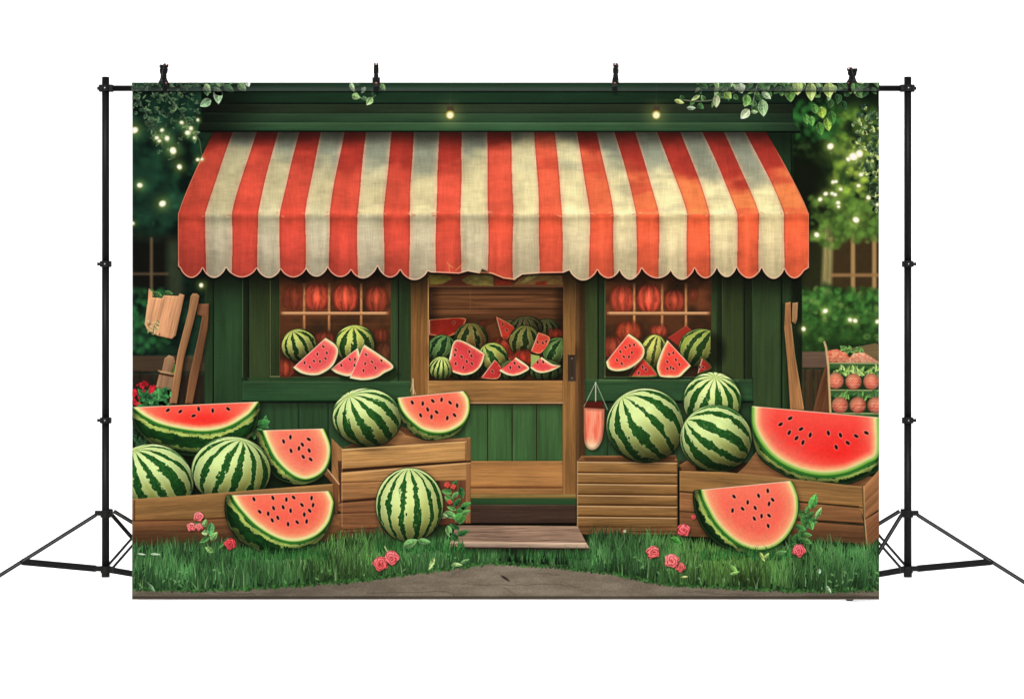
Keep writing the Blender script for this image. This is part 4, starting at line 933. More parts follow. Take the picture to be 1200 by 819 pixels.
def right_group():
    # low slatted crate C
    K = reg('crate', [(681, 534), (790, 534), (795, 540), (795, 622), (676, 622), (676, 540)], None, 'slatted crate right of the door carrying the largest whole melon')
    wood([(681, 534), (792, 533), (794, 541), (677, 540.5)], (128, 84, 50), 0, 90, 1, .6)
    flat([(684, 536), (792, 535), (790, 540), (686, 540)], (70, 42, 24), 1, .7)
    ys = [540, 553.5, 566, 579, 591.5, 604.5, 617.5]
    flat(rect(676.5, 540, 794, 623), (70, 44, 26), .5)
    for i in range(6):
        wood([(676.5, ys[i]+.6), (793.5, ys[i]+1.8), (793.5, ys[i+1]+.4), (676.5, ys[i+1]-.8)], np.array(WD)*(1.02-.02*i), 0, 91+i, 1, .9, name='slat', parent=K)
    for i in range(6): line([(677, ys[i]+1.3), (793, ys[i]+2.4)], 1.1, (214, 176, 132), .75)
    wood(rect(676.5, 617.5, 794, 626), (112, 74, 44), 0, 98, 1, .2)
    line([(676.6, 540), (676.6, 622)], 1., (210, 160, 110), .7)
    # crate D
    D = reg('crate', [(795, 551), (868, 552), (887, 528), (1030, 548), (1030, 600), (1016, 641), (1008, 636), (795, 628)], None, 'wide crate at the lower right holding whole melons and the largest cut melon')
    flat([(796, 540), (1030, 545), (1030, 575), (1010, 572), (796, 556)], (46, 28, 16), 1.5, .95)
    wood([(862, 556), (874, 545), (886, 529), (896, 532), (1030, 560), (1012, 571), (900, 560)], (138, 92, 56), .05, 100, 1, .5)
    wood([(796, 545), (812, 535), (816, 552), (800, 553)], (120, 78, 46), 0, 101, 1, .5)
    melon(834.5, 470, 34.5, 34.5, (838, 442), 12, 106, label='round melon stacked highest at the right, under the window sill', width=.42, light=(.0, -.65, .76), lc=(196, 212, 136), yc=(164, 176, 84))
    melon(756, 498.5, 46, 44, (726, 468), 12, 105, tilt=.1, label='largest whole melon, on the slatted crate right of the door', width=.42)
    melon(839, 514, 42.5, 40, (802, 496), 12, 107, tilt=.1, label='whole melon in the wide crate, in front of the stacked one', width=.44)
    slice_([(880, 475.5), (881, 500), (892.5, 522.5), (910, 540), (935, 552.5), (962.5, 558), (990, 555), (1015, 544.5), (1031, 531.5), (1031, 489)],
           [(914.5,497,-.6),(925.7,490,-.5),(924.7,506.7,-1.1),(938.5,502.5,-.5),(933.2,513.2,-.9),(940.7,518.2,-1.3),(949.2,509.5,-1.3),(970.5,507.2,1.3),(984.7,509.7,1.2),(1003,510.7,.5),(1015,507,.5),(993.2,518.7,.7),(979.7,523.7,1.2)],
           body=[(880, 475.5), (880, 500), (884, 522), (894, 541), (925, 560), (950, 566), (990, 568), (1020, 556), (1031, 546), (1031, 489)], seed=37, rw=12, gr=3.2, bseed=15, deep=(242, 62, 54), pale=(250, 108, 88),
           green=(120, 172, 64), label='largest cut melon half, at the right edge over the wide crate', name='cut_watermelon', sz=1.12, hot=(985, 530, 34, 20))
    # crate D front
    def lean(y): return [(796, y)]
    dk = lambda X, Y: 1-.30*sm(600, 636, Y)
    wood([(796, 599), (1012, 616), (1015, 642), (1000, 636), (796, 628)], (126, 82, 50), .06, 102, 1, .5, dark=dk, name='slat', parent=D)
    wood([(796, 576), (1008, 595), (1012, 613), (796, 598.5)], (138, 92, 56), .06, 103, 1, .6, name='slat', parent=D)
    wood([(796, 551.5), (850, 553), (900, 558), (1012, 570), (1012, 607), (1006, 593), (796, 575)], WD, .07, 104, 1, .8, name='slat', parent=D)
    line([(796, 575.8), (1010, 594.5)], 1.6, (64, 40, 24), .85); line([(796, 599), (1012, 615)], 1.6, (70, 44, 28), .85)
    wood([(1012, 570), (1031, 549), (1031, 596), (1014, 608)], (150, 100, 62), -.8, 105, 1, .8, name='side_panel', parent=D)
    wood([(1013, 609), (1031, 598), (1031, 630), (1016, 643)], (128, 82, 52), -.8, 106, 1, .7, name='side_panel', parent=D)
    line([(1012, 570), (1013, 608), (1016, 641)], 1.5, (220, 170, 120), .7); line([(1010.6, 570), (1011.6, 606)], 1.2, (80, 50, 30), .7)
    line([(795, 548), (795.4, 622)], 2, (16, 10, 6), .9)

def pendant():
    line([(698, 448), (684.5, 476)], .9, (190, 196, 170), .85); line([(698, 448), (698, 478)], 1.3, (214, 210, 180), .9); line([(698, 448), (712, 480)], .9, (170, 186, 160), .85)
    flat([(687, 471), (706, 470), (708, 479), (685, 478)], (74, 20, 16), 1)
    P = [(684, 477.5), (708.3, 479)]+smooth([(708, 498), (706, 513), (701.5, 523), (695.5, 527), (689, 525.5), (685, 518), (684, 505)], 5)
    shadow(P, 2, 2, 4, .45)
    r = box(P); d = sdf(r, P)
    g = vn(r.x/2.1, r.y/22, 9)*.5+vn(r.x/1.1, r.y/9, 10)*.35
    c = mix((238, 140, 112), (208, 88, 66), sm(.1, .8, g)*sm(474, 490, r.y)); c = mix(c, (226, 190, 150), sm(511, 524, r.y)); c = c*(.72+.38*sm(0, 5, d)*(1.12-.3*sm(690, 710, r.x)))[..., None]
    put(r, c, cov(d, .5)); q = reg('hanging_lantern', P, None, 'peach coloured cup lantern hung on three strings right of the door')
    reg('cord', [[(697.3, 447), (698.7, 447), (685, 477), (684, 477)], [(697.4, 447), (698.6, 447), (698.6, 478), (697.4, 478)], [(697.5, 447), (698.6, 447), (712.5, 480), (711.6, 480)]], q)
    line([(484, 444), (484.5, 462)], 1.6, (210, 190, 150), .9); line([(483, 450), (487, 462)], 1, (190, 170, 130), .9); line([(484, 450), (481, 458)], 1, (190, 170, 130), .8)
    reg('cord', [(482.5, 444), (485.5, 444), (487.5, 462), (481, 462)], None, 'short knotted cord hanging on the left door post')

def steps():
    P = [(534, 615.3), (677, 616), (690.5, 642.5), (526.5, 641)]
    shadow(P, 0, 5, 5, .6)
    wood(P, (146, 116, 96), 0, 120, 1.7, .4, name='door_step', label='weathered flat wooden step before the door')
    wood([(528.5, 634.5), (687, 635.5), (690.5, 642), (526.5, 640.5)], (172, 146, 124), 0, 121, 1.2, .9)
    line([(529, 641.5), (690, 643)], 1.8, (40, 28, 22), .85)

def ground():
    gb = smooth([(153, 690), (220, 692), (290, 690), (350, 686), (420, 680.5), (470, 674), (520, 667.5), (565, 661.5), (580, 660), (610, 662), (645, 664), (690, 669), (720, 672.5), (750, 679), (782, 685), (825, 687), (875, 690), (937, 692.5), (997, 692), (1032, 690)], 4)
    # path
    P = gb+[(1032, 704), (153, 704)]
    r = region(150, 640, 1034, 704, 0); m = (r.y > 640)
    n = fbm(r.x/30, r.y/7, 130, 4); nf = vn(r.x/1.1, r.y/1., 131)
    c = mix((116, 104, 89), (136, 123, 106), sm(.25, .75, n))*(.93+.14*nf)[..., None]
    c = c*(.80+.22*np.exp(-((r.x-640)/260)**2))[..., None]
    c = c*(1-.35*sm(697, 699, r.y)*sm(702, 700.5, r.y))[..., None]
    put(r, c, cov(r.y-np.interp(r.x, [p[0] for p in gb], [p[1] for p in gb])+3, 2))
    for Q in ([(528, 676), (533, 671), (545, 667)], [(588, 675), (597, 680)], [(590, 688), (604, 696)], [(430, 694), (520, 693), (532, 699)], [(540, 684), (600, 685), (650, 684.5), (680, 688)], [(630, 671), (655, 673)], [(718, 674), (735, 679)], [(250, 694), (300, 696)], [(800, 692), (860, 696), (900, 695)], [(940, 698), (990, 697), (1028, 699)], [(160, 695), (240, 697), (340, 694)]):
        q = smooth(Q, 6); q = [(x, y+.8*np.sin(x*1.7)) for x, y in q]; line(q, .8, (72, 62, 52), .5, .6)
    dab(592, 677, 5.5, 1.4, .6, (44, 36, 30), .9); line([(155, 699.7), (1030, 699.7)], 1.2, (60, 54, 42), .7, .8)
    reg('path', clampp(P), None, 'cracked grey paving along the bottom of the print')
    # grass bed
    gt = smooth([(153, 636), (200, 634), (260, 632), (330, 640), (400, 628), (440, 620), (500, 626), (530, 632), (600, 642), (680, 640), (692, 622), (760, 624), (810, 630), (850, 640), (920, 636), (960, 632), (1005, 636), (1032, 634)], 4)
    gx = [p[0] for p in gb]; gy = [p[1] for p in gb]; tx = [p[0] for p in gt]; ty = [p[1] for p in gt]
    r = region(150, 600, 1034, 704, 0)
    top = np.interp(r.x, tx, ty); bot = np.interp(r.x, gx, gy)
    c = mix((14, 34, 18), (26, 58, 28), fbm(r.x/14, r.y/12, 140, 3))
    put(r, c, sm(0, 10, r.y-top)*cov(bot-r.y-1, 2))
    R = np.random.default_rng(50)
    N = 8200; xs = R.uniform(152, 1033, N); tt = R.random(N)
    T = np.interp(xs, tx, ty); Bm = np.interp(xs, gx, gy)
    ys = T+8+tt*(Bm-T-7); order = np.argsort(ys)
    clump = fbm(xs/24, ys/16, 150, 3)
    for i in order:
        x, y = xs[i], ys[i]; f = (y-T[i])/(Bm[i]-T[i]+1)
        if 535 < x < 690 and y < 648: continue
        lum = .50+1.25*(clump[i]-.30)+.68*R.random()**1.3
        lum *= 1-.30*(f > .86)
        yel = .35*np.exp(-((x-400)/60)**2)+.5*np.exp(-((x-860)/80)**2)+.15
        col = np.array([56+26*yel, 102+10*yel, 58-12*yel])*lum
        if R.random() < .05: col = np.array([118, 156, 98])*(.7+.4*R.random())
        h = R.uniform(8, 24)*(.75+.3*f)
        blade(x, y, h, R.normal()*3.4, R.uniform(1.1, 2.5), col, .85)
    # dark gaps under the step, ragged lower fringe
    for k in range(26):
        x = R.uniform(585, 665); blade(x, 661, R.uniform(10, 17), R.normal()*1.5, R.uniform(1.5, 3.5), (8, 18, 10), .7)
    for k in range(1500):
        x = R.uniform(153, 1032); y = np.interp(x, gx, gy)+R.uniform(-3, 1.5)
        dab(x, y, R.uniform(.7, 1.8), R.uniform(.5, 1.2), R.uniform(0, 3), np.array([52, 98, 44])*R.uniform(.3, 1.5), .75, .6)
    for k in range(60):
        x = R.choice([R.uniform(330, 560), R.uniform(740, 900), R.uniform(960, 1030), R.uniform(160, 260)]); y = np.interp(x, gx, gy)-R.uniform(2, 26)
        leaf(x, y, R.uniform(1.6, 3.4), R.uniform(.8, 1.5), R.uniform(0, 3), (92, 140, 78), al=.7)
    reg('grass', clampp(gt+gb[::-1]), None, 'thick green grass strip before the crates', 'stuff')

def extras():
    G = [(74, 128, 60), (46, 96, 42), (120, 164, 90), (150, 184, 116)]
    # left front
    sprig([(250, 650), (247, 630), (240, 618), (234, 612)], 5, 5, 3, G, 61, 'leaf_sprig', 'leafy stem under the leftmost rose cluster', extra=[(247, 620, 8, 4.4, 1.7, (84, 150, 84)), (240, 632, 7, 3, 2.6, (70, 120, 60)), (262, 636, 9, 2, 2.3, (60, 110, 50))])
    for i, (x, y, q) in enumerate(((233, 605, 6.5), (224.5, 617, 6), (233.5, 617, 5))): rose(x, y, q, i, (226, 92, 92), 'coral rose of the leftmost cluster, '+('top', 'lower left', 'lower right')[i])
    slice_([(271, 580), (275, 588), (282.5, 598), (300, 616), (325, 631), (347.5, 635), (370, 628), (385, 613), (391, 592), (390, 583), (386, 575)],
           [(a/4+140, b/4+440) for a, b in ((631,578),(720,572),(783,580),(817,570),(901,573),(658,637),(698,646),(723,620),(768,616),(803,632),(856,605),(908,606),(892,632),(867,650),(717,677),(743,665),(791,695),(834,686),(878,682))],
           body=[(271, 580), (265, 581), (263.5, 600), (270, 620), (285, 636), (308, 646.5), (335, 648), (360, 643), (378, 630), (389, 610), (392.5, 590), (386, 575)], seed=41, rw=8.5, bseed=21, deep=(250, 98, 78), pale=(254, 134, 98),
           label='cut melon half standing in the grass at the lower left', name='cut_watermelon')
    R = np.random.default_rng(77)
    def tuft(xa, xb, y, n, h=14):
        for k in range(n):
            x = R.uniform(xa, xb); blade(x, y+R.uniform(-3, 5), R.uniform(.5, 1.2)*h, R.normal()*3, R.uniform(.9, 1.8), np.array([46, 100, 46])*R.uniform(.5, 1.35), .85)
    tuft(270, 385, 652, 200, 12)
    rose(270, 637, 7.6, 5, (176, 48, 54), 'dark red rose beside the lower left cut melon')
    # melon in the grass
    sprig([(536, 634), (538, 610), (532, 590), (528, 572)], 12, 6, 3.6, [(36, 84, 40), (56, 110, 52), (84, 140, 70)], 62, 'leaf_sprig', 'leafy vine with red buds on the right side of the tall crate',
          extra=[(546, 592, 7, 4, -.5, (60, 120, 56)), (528, 603, 8, 4.4, .4, (96, 150, 84)), (526, 622, 7, 4, 1.4, (110, 160, 90)), (540, 606, 8, 6, -.7, (70, 136, 60)), (520, 604, 5, 3.4, .2, (150, 180, 120)), (541, 577, 7, 3.6, 1.3, (40, 90, 44)), (546, 600, 6, 3, -.4, (84, 140, 70))])
    for x, y, q in ((524, 568, 4), (531, 570, 3.6), (527, 588, 3.2)): rose(x, y, q, int(x), (186, 56, 48), 'small red bud in the vine, '+('top left' if x < 526 else 'top right' if y < 580 else 'lowest'), 'bud')
    melon(480, 591.5, 40, 44, (479, 548.5), 14, 102, label='whole melon standing in the grass before the tall crate', width=.40, light=(-.15, -.45, .88), amb=.42, lc=(190, 206, 132), yc=(168, 176, 84))
    tuft(440, 545, 644, 230, 12)
    for a in ((481, 636, 9, 5, -.45, (110, 160, 92)), (497, 634, 8, 3.6, .1, (96, 150, 84)), (506, 660, 8, 2.6, 2.0, (166, 196, 116)), (536, 661, 6, 2.2, .1, (160, 190, 120)), (545, 657, 6, 2, -.4, (96, 140, 80))): reg('leaf', clampp(leaf(*a)), None, None)
    line([(451, 640), (455, 648)], 1.6, (190, 200, 130), .9)
    rose(446, 660, 9.5, 8, (214, 74, 76), 'large pink rose of the pair in the middle of the grass, left one'); rose(459, 653, 9.5, 9, (220, 84, 86), 'large pink rose of the pair in the middle of the grass, right one')
    # right front
    sprig([(925, 640), (940, 628), (947, 612), (944, 600)], 14, 6, 3.4, G[:3], 63, 'leaf_sprig', 'leafy sprig right of the lower right cut melon', extra=[(953, 587, 9.5, 5, -1.2, (84, 160, 74)), (959, 601, 8, 3, -1.1, (120, 170, 96)), (938, 618, 7, 3.4, .4, (60, 120, 56)), (950, 615, 6, 4, 1.2, (84, 144, 70)), (946, 634, 6, 3, .5, (70, 130, 60))])
    rose(813, 605.5, 3.4, 10, (200, 66, 66), 'tiny rose bud left of the lower right cut melon', 'bud')
    slice_([(820.5, 573.5), (823, 584), (829, 597), (840, 615), (860, 634), (882.5, 644), (905, 641.5), (922.5, 628), (934, 606), (935.5, 585), (932, 572), (927.5, 563)],
           [(a/4+800, b/4+450) for a, b in ((240,526),(233,591),(280,583),(304,553),(339,579),(355,522),(398,499),(421,541),(404,560),(404,615),(369,617),(335,629),(400,663))],
           body=[(820.5, 573.5), (812.5, 575.5), (812.5, 592), (817, 608), (828, 626), (845, 640), (868, 647), (895, 646), (918, 634), (932, 612), (936.5, 588), (927.5, 563)], seed=43, rw=9, gr=2.2, bseed=33, deep=(249, 102, 82), pale=(254, 138, 102),
           label='cut melon half standing in the grass at the lower right', name='cut_watermelon')
    tuft(822, 930, 652, 220, 11)
    for a in ((893, 652, 6, 2, 1.1, (176, 196, 100)), (898, 651, 5, 2, -.8, (150, 180, 90)), (860, 666, 6, 2.4, .8, (120, 170, 80)), (861, 671, 6, 2, -.3, (130, 180, 90)), (915, 647, 7, 2.6, -.2, (84, 130, 66)), (802, 675.5, 4, 1.3, -.1, (200, 206, 120)), (971, 690, 5, 1.8, 1., (160, 190, 150)), (960, 669, 3, 2, 1.4, (150, 190, 150)), (182, 649, 6, 1.4, .05, (170, 200, 160)), (166, 649, 5, 1.2, .1, (180, 206, 170)), (178, 688, 6, 2, .9, (100, 140, 100)), (792, 633, 7, 4, .5, (60, 130, 50))):
        reg('leaf', clampp(leaf(*a)), None, None)
    rose(936, 644.5, 8.4, 12, (216, 78, 84), 'pink rose right of the lower right cut melon')
    rose(801, 620.5, 8.2, 13, (212, 74, 80), 'pink rose at the corner of the slatted and wide crates')
    rose(765, 646.5, 8.4, 14, (222, 84, 84), 'coral rose in the grass left of the largest right cluster')
    rose(797, 664, 6.5, 15, (204, 78, 76), 'small lower rose of the pair in the right grass'); rose(787, 656.5, 9.4, 16, (222, 92, 92), 'larger upper rose of the pair in the right grass')
    line([(731, 624), (732, 632), (728, 640)], .8, (120, 150, 100), .7); dab(732, 622, 1.8, 1.8, 0, (200, 196, 160), .9)

def finish():
    global IMG
    r = region(X0, Y0, X1, Y1, 0)
    IMG[:] = 255*(np.clip(IMG, 0, 255)/255)**.975
    IMG[r.s] += (np.exp(-((r.x-590)/330)**2-((r.y-400)/210)**2)*9)[..., None]*np.array([1.15, .85, .35], f32)
    # pole pocket: the hem over the crossbar, where the ink looks paler
    r = region(X0, 97, X1, 108.2, 0)
    v = IMG[r.s]; t = sm(100, 107.5, r.y)[..., None]*(r.y < 107.6)[..., None]
    v += (np.array([108, 114, 110], f32)-v)*(.52*t+.05)
    line([(155, 107.9), (1030, 107.9)], .8, (6, 12, 8), .5)
    np.clip(IMG, 0, 255, out=IMG)
    # print sharpening, as on the cloth
    def blur(a, k):
        for _ in range(k):
            a = (np.roll(a, 1, 0)+2*a+np.roll(a, -1, 0))/4; a = (np.roll(a, 1, 1)+2*a+np.roll(a, -1, 1))/4
        return a
    IMG += .50*(IMG-blur(IMG, 2))
    IMG += (np.random.default_rng(1).normal(size=IMG.shape[:2]).astype(f32)*2.0)[..., None]
    np.clip(IMG, 0, 255, out=IMG)
    line([(155.3, 97), (155.3, 702)], 1.2, (150, 156, 150), .5); line([(155, 97.3), (1030, 97.3)], .8, (60, 66, 60), .6); line([(155, 701.7), (1030, 701.7)], .8, (150, 146, 138), .6)

def paint_cloth():
    garden(); wp = shop(); windows(wp); door(wp); awning(); bulbs(); ivy(); fairy(); tools(); rack()
    left_group(); right_group(); pendant(); ground(); steps_after(); extras(); finish()
def steps_after():
    steps()
    R = np.random.default_rng(88)
    for k in range(120):
        x = R.choice([R.uniform(524, 560), R.uniform(660, 700), R.uniform(560, 660)]); blade(x, 652+R.uniform(-3, 6), R.uniform(6, 13), R.normal()*2, R.uniform(.9, 1.8), np.array([44, 96, 44])*R.uniform(.5, 1.3), .85)
# ======================================================================
# THE STAND, THE CLAMPS AND THE HANGING CLOTH
# ======================================================================
def black_metal():
    m, t, b = principled('black_powder_coat', (.002, .002, .0022), .46, 0, .10)
    n = t.nodes.new('ShaderNodeTexNoise'); n.inputs['Scale'].default_value = 900
    bp = t.nodes.new('ShaderNodeBump'); bp.inputs['Strength'].default_value = .08; bp.inputs['Distance'].default_value = .0004
    t.links.new(n.outputs['Fac'], bp.inputs['Height']); t.links.new(bp.outputs[0], b.inputs['Normal'])
    return m
def black_plastic():
    m, t, b = principled('black_plastic', (.003, .003, .003), .6, 0, .12)
    n = t.nodes.new('ShaderNodeTexNoise'); n.inputs['Scale'].default_value = 200
    mr = t.nodes.new('ShaderNodeMapRange'); mr.inputs['To Min'].default_value = .45; mr.inputs['To Max'].default_value = .65
    t.links.new(n.outputs['Fac'], mr.inputs['Value']); t.links.new(mr.outputs[0], b.inputs['Roughness'])
    return m
METAL, PLASTIC = black_metal(), black_plastic()
STEEL, _, _ = principled('bright_steel', (.55, .55, .56), .3, 1)
PAD, _, _ = principled('clamp_pad', (.62, .42, .36), .6)

def P3(x, y, d=0.): return Vector((WX(x), d, WZ(y)))
def stand(px, sgn, label, near=.42):
    """sgn -1: the outer leg points left; +1: right"""
    root = empty('light_stand', (WX(px), 0, 0), label, 'light stand', 'stands holding the backdrop')
    ORG[root.name] = Vector(root.location)
    q = lambda dx, y, d=0.: P3(px+sgn*dx, y, d)               # dx outward
    # pole sections, each a little thinner than the one below
    for (a, b, r) in ((675, 490, 4.45), (494, 307, 4.4), (311, 90.5, 4.35)):
        bm = bmesh.new(); tube(bm, q(0, a), q(0, b), r*S, 28); o = link('pole', bm, METAL, root, True)
    # collars with a locking knob
    for y in (309.5, 492.5, 103.8):
        big = y < 200
        bm = bmesh.new(); tube(bm, q(0, y+3.6), q(0, y-3.6), 5.6*S, 28)
        cube(bm, q(-5.2, y), (3.2*S, 6*S, 7.2*S)); cube(bm, q(5.2, y), (3.*S, 5*S, 6.6*S))
        if big: cube(bm, q(-6.5, y), (5*S, 7*S, 8.4*S)); cube(bm, q(5.5, y), (4.5*S, 6*S, 8.4*S))
        c = link('collar', bm, PLASTIC, root)
        bm = bmesh.new(); tube(bm, q(6, y), q(9.6, y), 1.7*S, 12); tube(bm, q(8, y), q(9.8, y), 2.1*S, 8); link('knob', bm, PLASTIC, c)
        bm = bmesh.new(); tube(bm, q(0, y, -5.4*S), q(0, y, -6.0*S), .55*S, 12); link('rivet', bm, STEEL, c)
    # hubs
    bm = bmesh.new(); tube(bm, q(0, 606), q(0, 598), 6.2*S, 28)
    cube(bm, q(8, 601), (9*S, 4*S, 6*S)); cube(bm, q(-6.2, 600), (4*S, 5*S, 8*S)); cube(bm, q(-4, 601, 6*S), (6*S, 7*S, 7*S))
    link('hub', bm, PLASTIC, root)
    bm = bmesh.new(); tube(bm, q(0, 671), q(0, 663), 6.*S, 28)
    cube(bm, q(8, 666), (9*S, 4.5*S, 6.*S)); cube(bm, q(-5.8, 667), (6*S, 6*S, 7*S))
    link('hub', bm, PLASTIC, root)
    bm = bmesh.new(); tube(bm, q(0, 676), q(0, 671), 4.9*S, 24); link('end_cap', bm, PLASTIC, root)
    # legs: outer leg, steep leg running back, flat leg running back
    LEG = [((11, 603, 0), (170, 704.2, -.10)), ((-6.5, 603, .012), (-66, 704, near)), ((-9, 599, .012), (-158, 704, .30))]
    BR = [((11, 666, 0), (95, 656.5, -.053)), ((-6, 668, .01), (-57, 690, .36)), ((-5, 664, .012), (-41, 621, .07))]
    for k, (a, b) in enumerate(LEG):
        A, B = q(*a), q(*b); bm = bmesh.new()
        bar(bm, A, B, 4.5*S, 2.6*S, .0012)
        ax = (B-A).normalized(); side = Vector((0, -1.45*S, 0))
        lg = link('leg', bm, METAL, root)
        bm = bmesh.new(); bar(bm, A+side, B+side, .8*S, .3*S, 0); link('sheen_strip', bm, LEG_SHEEN, lg)  # highlight down the middle of the leg, made as a paler strip
        bm = bmesh.new(); cube(bm, B+Vector((0, 0, .004)), (.03, .026, .018), .004); link('rubber_foot', bm, PLASTIC, lg)
    for k, (a, b) in enumerate(BR):
        A, B = q(*a), q(*b); d = (B-A).normalized(); n = Vector((0, 1, 0)).cross(d).normalized()
        off = (2.0 if k == 0 else 3.0 if k == 2 else 1.9)*S; bm = bmesh.new()
        w = (3.8 if k == 0 else 3.0 if k == 2 else 3.6)*S
        bar(bm, A+n*off, B+n*off, w, 1.6*S, .0008); bar(bm, A-n*off, B-n*off, w, 1.6*S, .0008)
        if k != 2: bar(bm, A+Vector((0, 1.2*S, 0)), B+Vector((0, 1.2*S, 0)), 3*S, .6*S, 0)
        tube(bm, B+Vector((0, -2.2*S, 0)), B+Vector((0, 2.2*S, 0)), 1.5*S, 12)
        link('brace', bm, METAL, root)
    return root
LEG_SHEEN, _, _ = principled('painted_leg_sheen', (.035, .035, .035), .6, 0)  # lighter grey standing in for the sheen on the black legs
stand(123.8, -1, 'black tripod stand carrying the left end of the crossbar')
stand(1063.8, 1, 'black tripod stand carrying the right end of the crossbar', .05)

def crossbar():
    bm = bmesh.new(); tube(bm, P3(128.5, 103.8), P3(1059, 103.8), 3.5*S, 24)
    o = link('crossbar', bm, METAL, None, True); tag(o, 'long black tube running through the top hem of the backdrop', 'crossbar')
crossbar()

def clamp(px, top, rot, tilt, label, slim=False):
    """spring clamp pinching the hem: two handles above, pivot, two jaws"""
    base = Vector((WX(px), 0, WZ(95)))
    root = empty('spring_clamp', base, label, 'clamp', 'spring clamps on the crossbar'); ORG[root.name] = Vector((0, 0, 0))
    root.rotation_euler = (0, math.radians(tilt), math.radians(rot))
    H = (93-top)*S
    for s in (-1, 1):
        bm = bmesh.new()
        pts = [Vector((0, s*.004, .006)), Vector((0, s*.009, H*.45)), Vector((0, s*.019, H*.85)), Vector((0, s*.020, H))]
        for i in range(3):
            bar(bm, pts[i], pts[i+1], (5.6, 6.0, 5.8)[i]*S, .013, .003)
        tube(bm, pts[3]+Vector((-2.6*S, 0, 0)), pts[3]+Vector((2.6*S, 0, 0)), .0078, 14)
        h = link('handle', bm, PLASTIC, root)
        bm = bmesh.new(); cube(bm, pts[3]+Vector((0, -.0078 if s < 0 else .0078, .002)), (2.2*S, .002, .005), .001); link('grip_tip', bm, PAD, h)
        bm = bmesh.new()
        q = [Vector((0, s*.004, .008)), Vector((0, s*.024, -.010)), Vector((0, s*.026, -.030)), Vector((0, s*.015, -.046))]
        for i in range(3): bar(bm, q[i], q[i+1], (7.0, 5.8, 5.2)[i]*S, .009, .002)
        j = link('jaw', bm, PLASTIC, root)
        bm = bmesh.new(); cube(bm, Vector((0, s*.0175, -.040)), (4.2*S, .005, .012), .001); link('jaw_pad', bm, PLASTIC, j)
    bm = bmesh.new(); bar(bm, Vector((0, 0, 0)), Vector((0, 0, H*.62)), 4.2*S, .020, .003); link('spring_housing', bm, PLASTIC, root)
    bm = bmesh.new(); tube(bm, Vector((-4.6*S if slim else -3.4*S, 0, .004)), Vector((4.6*S if slim else 3.4*S, 0, .004)), .0105, 18); link('spring', bm, PLASTIC, root)
    bm = bmesh.new(); tube(bm, Vector((-1*S, -.026, -.012)), Vector((1*S, -.027, -.012)), .003, 10); link('rivet', bm, COPPER, root)
    return root
COPPER, _, _ = principled('copper_rivet', (.35, .16, .10), .4, 1)
clamp(191.5, 75.5, 32, 2, 'leftmost clamp, turned so that both handles show')
clamp(440.8, 75, 4, 0, 'second clamp from the left, seen end on above the ivy tip', True)
clamp(721.3, 75, -8, 1.5, 'third clamp from the left, seen end on above the bare fascia')
clamp(998.5, 80, -40, 1, 'rightmost clamp, its handles spread in a V')

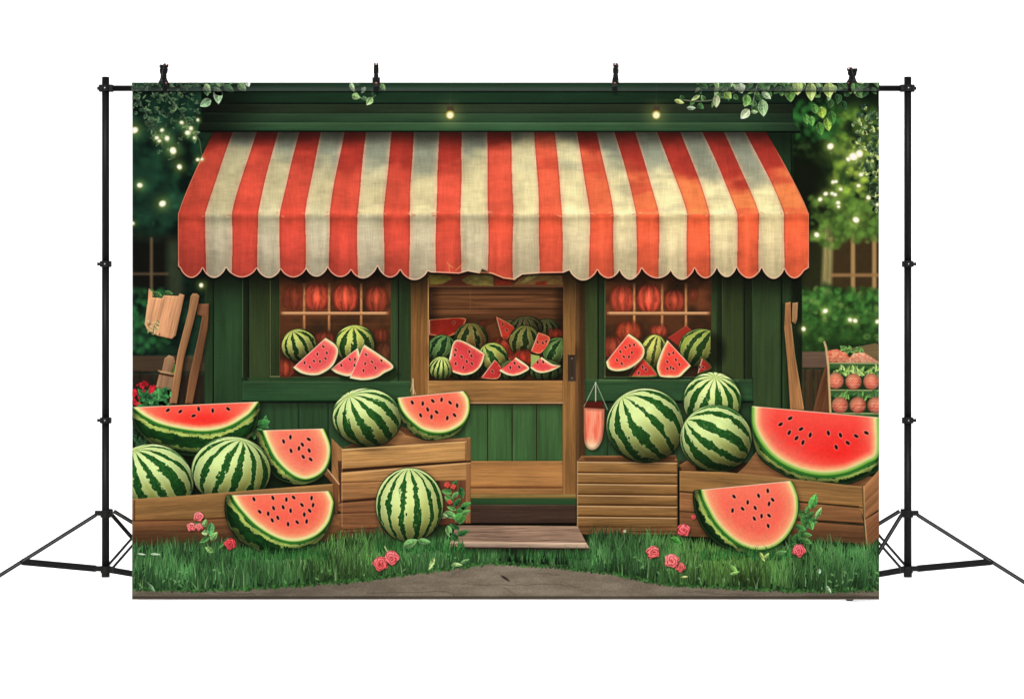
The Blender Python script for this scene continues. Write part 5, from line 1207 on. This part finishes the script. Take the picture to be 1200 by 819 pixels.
def cloth():
    paint_cloth()
    h, w = IMG.shape[:2]
    img = bpy.data.images.new('ink', w, h, alpha=False, float_buffer=False)
    px = np.ones((h, w, 4), np.float32); px[..., :3] = IMG[::-1]/255.0
    img.pixels.foreach_set(px.ravel()); img.update(); img.pack()
    m, t, b = principled('printed_fabric', (1, 1, 1), .95, 0, .03)
    tx = t.nodes.new('ShaderNodeTexImage'); tx.image = img; tx.extension = 'EXTEND'; tx.interpolation = 'Linear'
    mx = t.nodes.new('ShaderNodeVectorMath'); mx.operation = 'SCALE'; mx.inputs['Scale'].default_value = INK
    t.links.new(tx.outputs['Color'], mx.inputs[0]); t.links.new(mx.outputs[0], b.inputs['Base Color'])
    wv = t.nodes.new('ShaderNodeTexNoise'); wv.inputs['Scale'].default_value = 700; bp = t.nodes.new('ShaderNodeBump'); bp.inputs['Strength'].default_value = .06; bp.inputs['Distance'].default_value = .0003
    t.links.new(wv.outputs['Fac'], bp.inputs['Height']); t.links.new(bp.outputs[0], b.inputs['Normal'])
    back, _, _ = principled('fabric_reverse', (.72, .72, .70), .9, 0, .1)
    root = empty('photo_backdrop', (WX(592.5), 0, WZ(702)), 'printed fabric backdrop of a melon shop hanging between two black stands', 'backdrop'); ORG[root.name] = Vector(root.location)
    RB = 4.6*S                                                # the hem wraps the crossbar
    zc = WZ(102.4); zt = WZ(97.0); zb = WZ(108.0)
    def front(z):                                             # depth of the printed face at height z
        if z <= zb: return 0.
        u = (z-zb)/(zt-zb); return -RB*math.sqrt(max(0, 1-(2*u-1)**2))*.98
    cuts = [WZ(y) for y in (108.0, 107.6, 107, 106, 104.5, 102.5, 100.5, 99, 98, 97.4)]
    YO = -.0012
    # fabric sheet: front profile down, back profile up
    zs = [WZ(702)]+cuts+[zt]
    fp = [(front(z)+YO, z) for z in zs]; bp_ = [(-front(z)*1.0+.0012, z) for z in zs]
    prof = fp+bp_[::-1]
    bm = bmesh.new(); uvl = bm.loops.layers.uv.new('UVMap')
    xl, xr = WX(155), WX(1030)
    L = [bm.verts.new((xl, p[0], p[1])) for p in prof]; R_ = [bm.verts.new((xr, p[0], p[1])) for p in prof]
    n = len(prof)
    for i in range(n-1):
        f = bm.faces.new((L[i], R_[i], R_[i+1], L[i+1])); f.material_index = 0 if i < len(fp)-1 else 1
    f = bm.faces.new((L[n-1], R_[n-1], R_[0], L[0])); f.material_index = 1
    # side edges stay open at the hem so that the bar can pass; close the sheet below it
    for V in (L, R_):
        f = bm.faces.new((V[0], V[1], V[n-2], V[n-1])); f.material_index = 1
    def uvs(bm, uvl):
        for f in bm.faces:
            for l in f.loops:
                l[uvl].uv = ((l.vert.co.x/S+600-X0)/(X1-X0), 1-((FLOOR-l.vert.co.z/S)-Y0)/(Y1-Y0))
    uvs(bm, uvl)
    link('fabric', bm, [m, back], root)
    objs = []
    from mathutils.geometry import tessellate_polygon
    for i, (name, par, outs, label, kind) in enumerate(PARTS):
        bm = bmesh.new(); uvl = bm.loops.layers.uv.new('UVMap')
        hi = False; oi = 0
        for o in outs:
            o2 = []
            for p in o:
                if not o2 or abs(p[0]-o2[-1][0])+abs(p[1]-o2[-1][1]) > .02: o2.append(p)
            if len(o2) > 2 and abs(o2[0][0]-o2[-1][0])+abs(o2[0][1]-o2[-1][1]) <= .02: o2.pop()
            if len(o2) < 3: continue
            oi += 1
            vs = [Vector((WX(p[0]), -.0000025*(oi % 7), WZ(p[1]))) for p in o2]
            V = [bm.verts.new(v) for v in vs]
            for tr in tessellate_polygon([[Vector((v.x, v.z, 0)) for v in vs]]):
                if len(set(tr)) == 3:
                    a, b_, c = (vs[k] for k in tr)
                    ar = (b_.x-a.x)*(c.z-a.z)-(b_.z-a.z)*(c.x-a.x)
                    if abs(ar) < 1e-10: continue
                    try: bm.faces.new([V[k] for k in (tr if ar > 0 else tr[::-1])])
                    except ValueError: pass
            hi |= max(v.z for v in vs) > zb
        if not bm.faces: bm.free(); objs.append(None); continue
        if hi:
            for zc_ in cuts:
                bmesh.ops.bisect_plane(bm, geom=bm.verts[:]+bm.edges[:]+bm.faces[:], plane_co=(0, 0, zc_), plane_no=(0, 0, 1), dist=1e-6)
        off = YO-.00002*(i+2)
        for v in bm.verts: v.co.y += front(v.co.z)+off
        uvs(bm, uvl)
        parent = objs[par] if par is not None and objs[par] is not None else root
        o = link(name, bm, m, parent); objs.append(o)
        if label and parent is root: o['label'] = label
        elif label: o['label'] = label
        if kind: o['kind'] = kind
cloth()
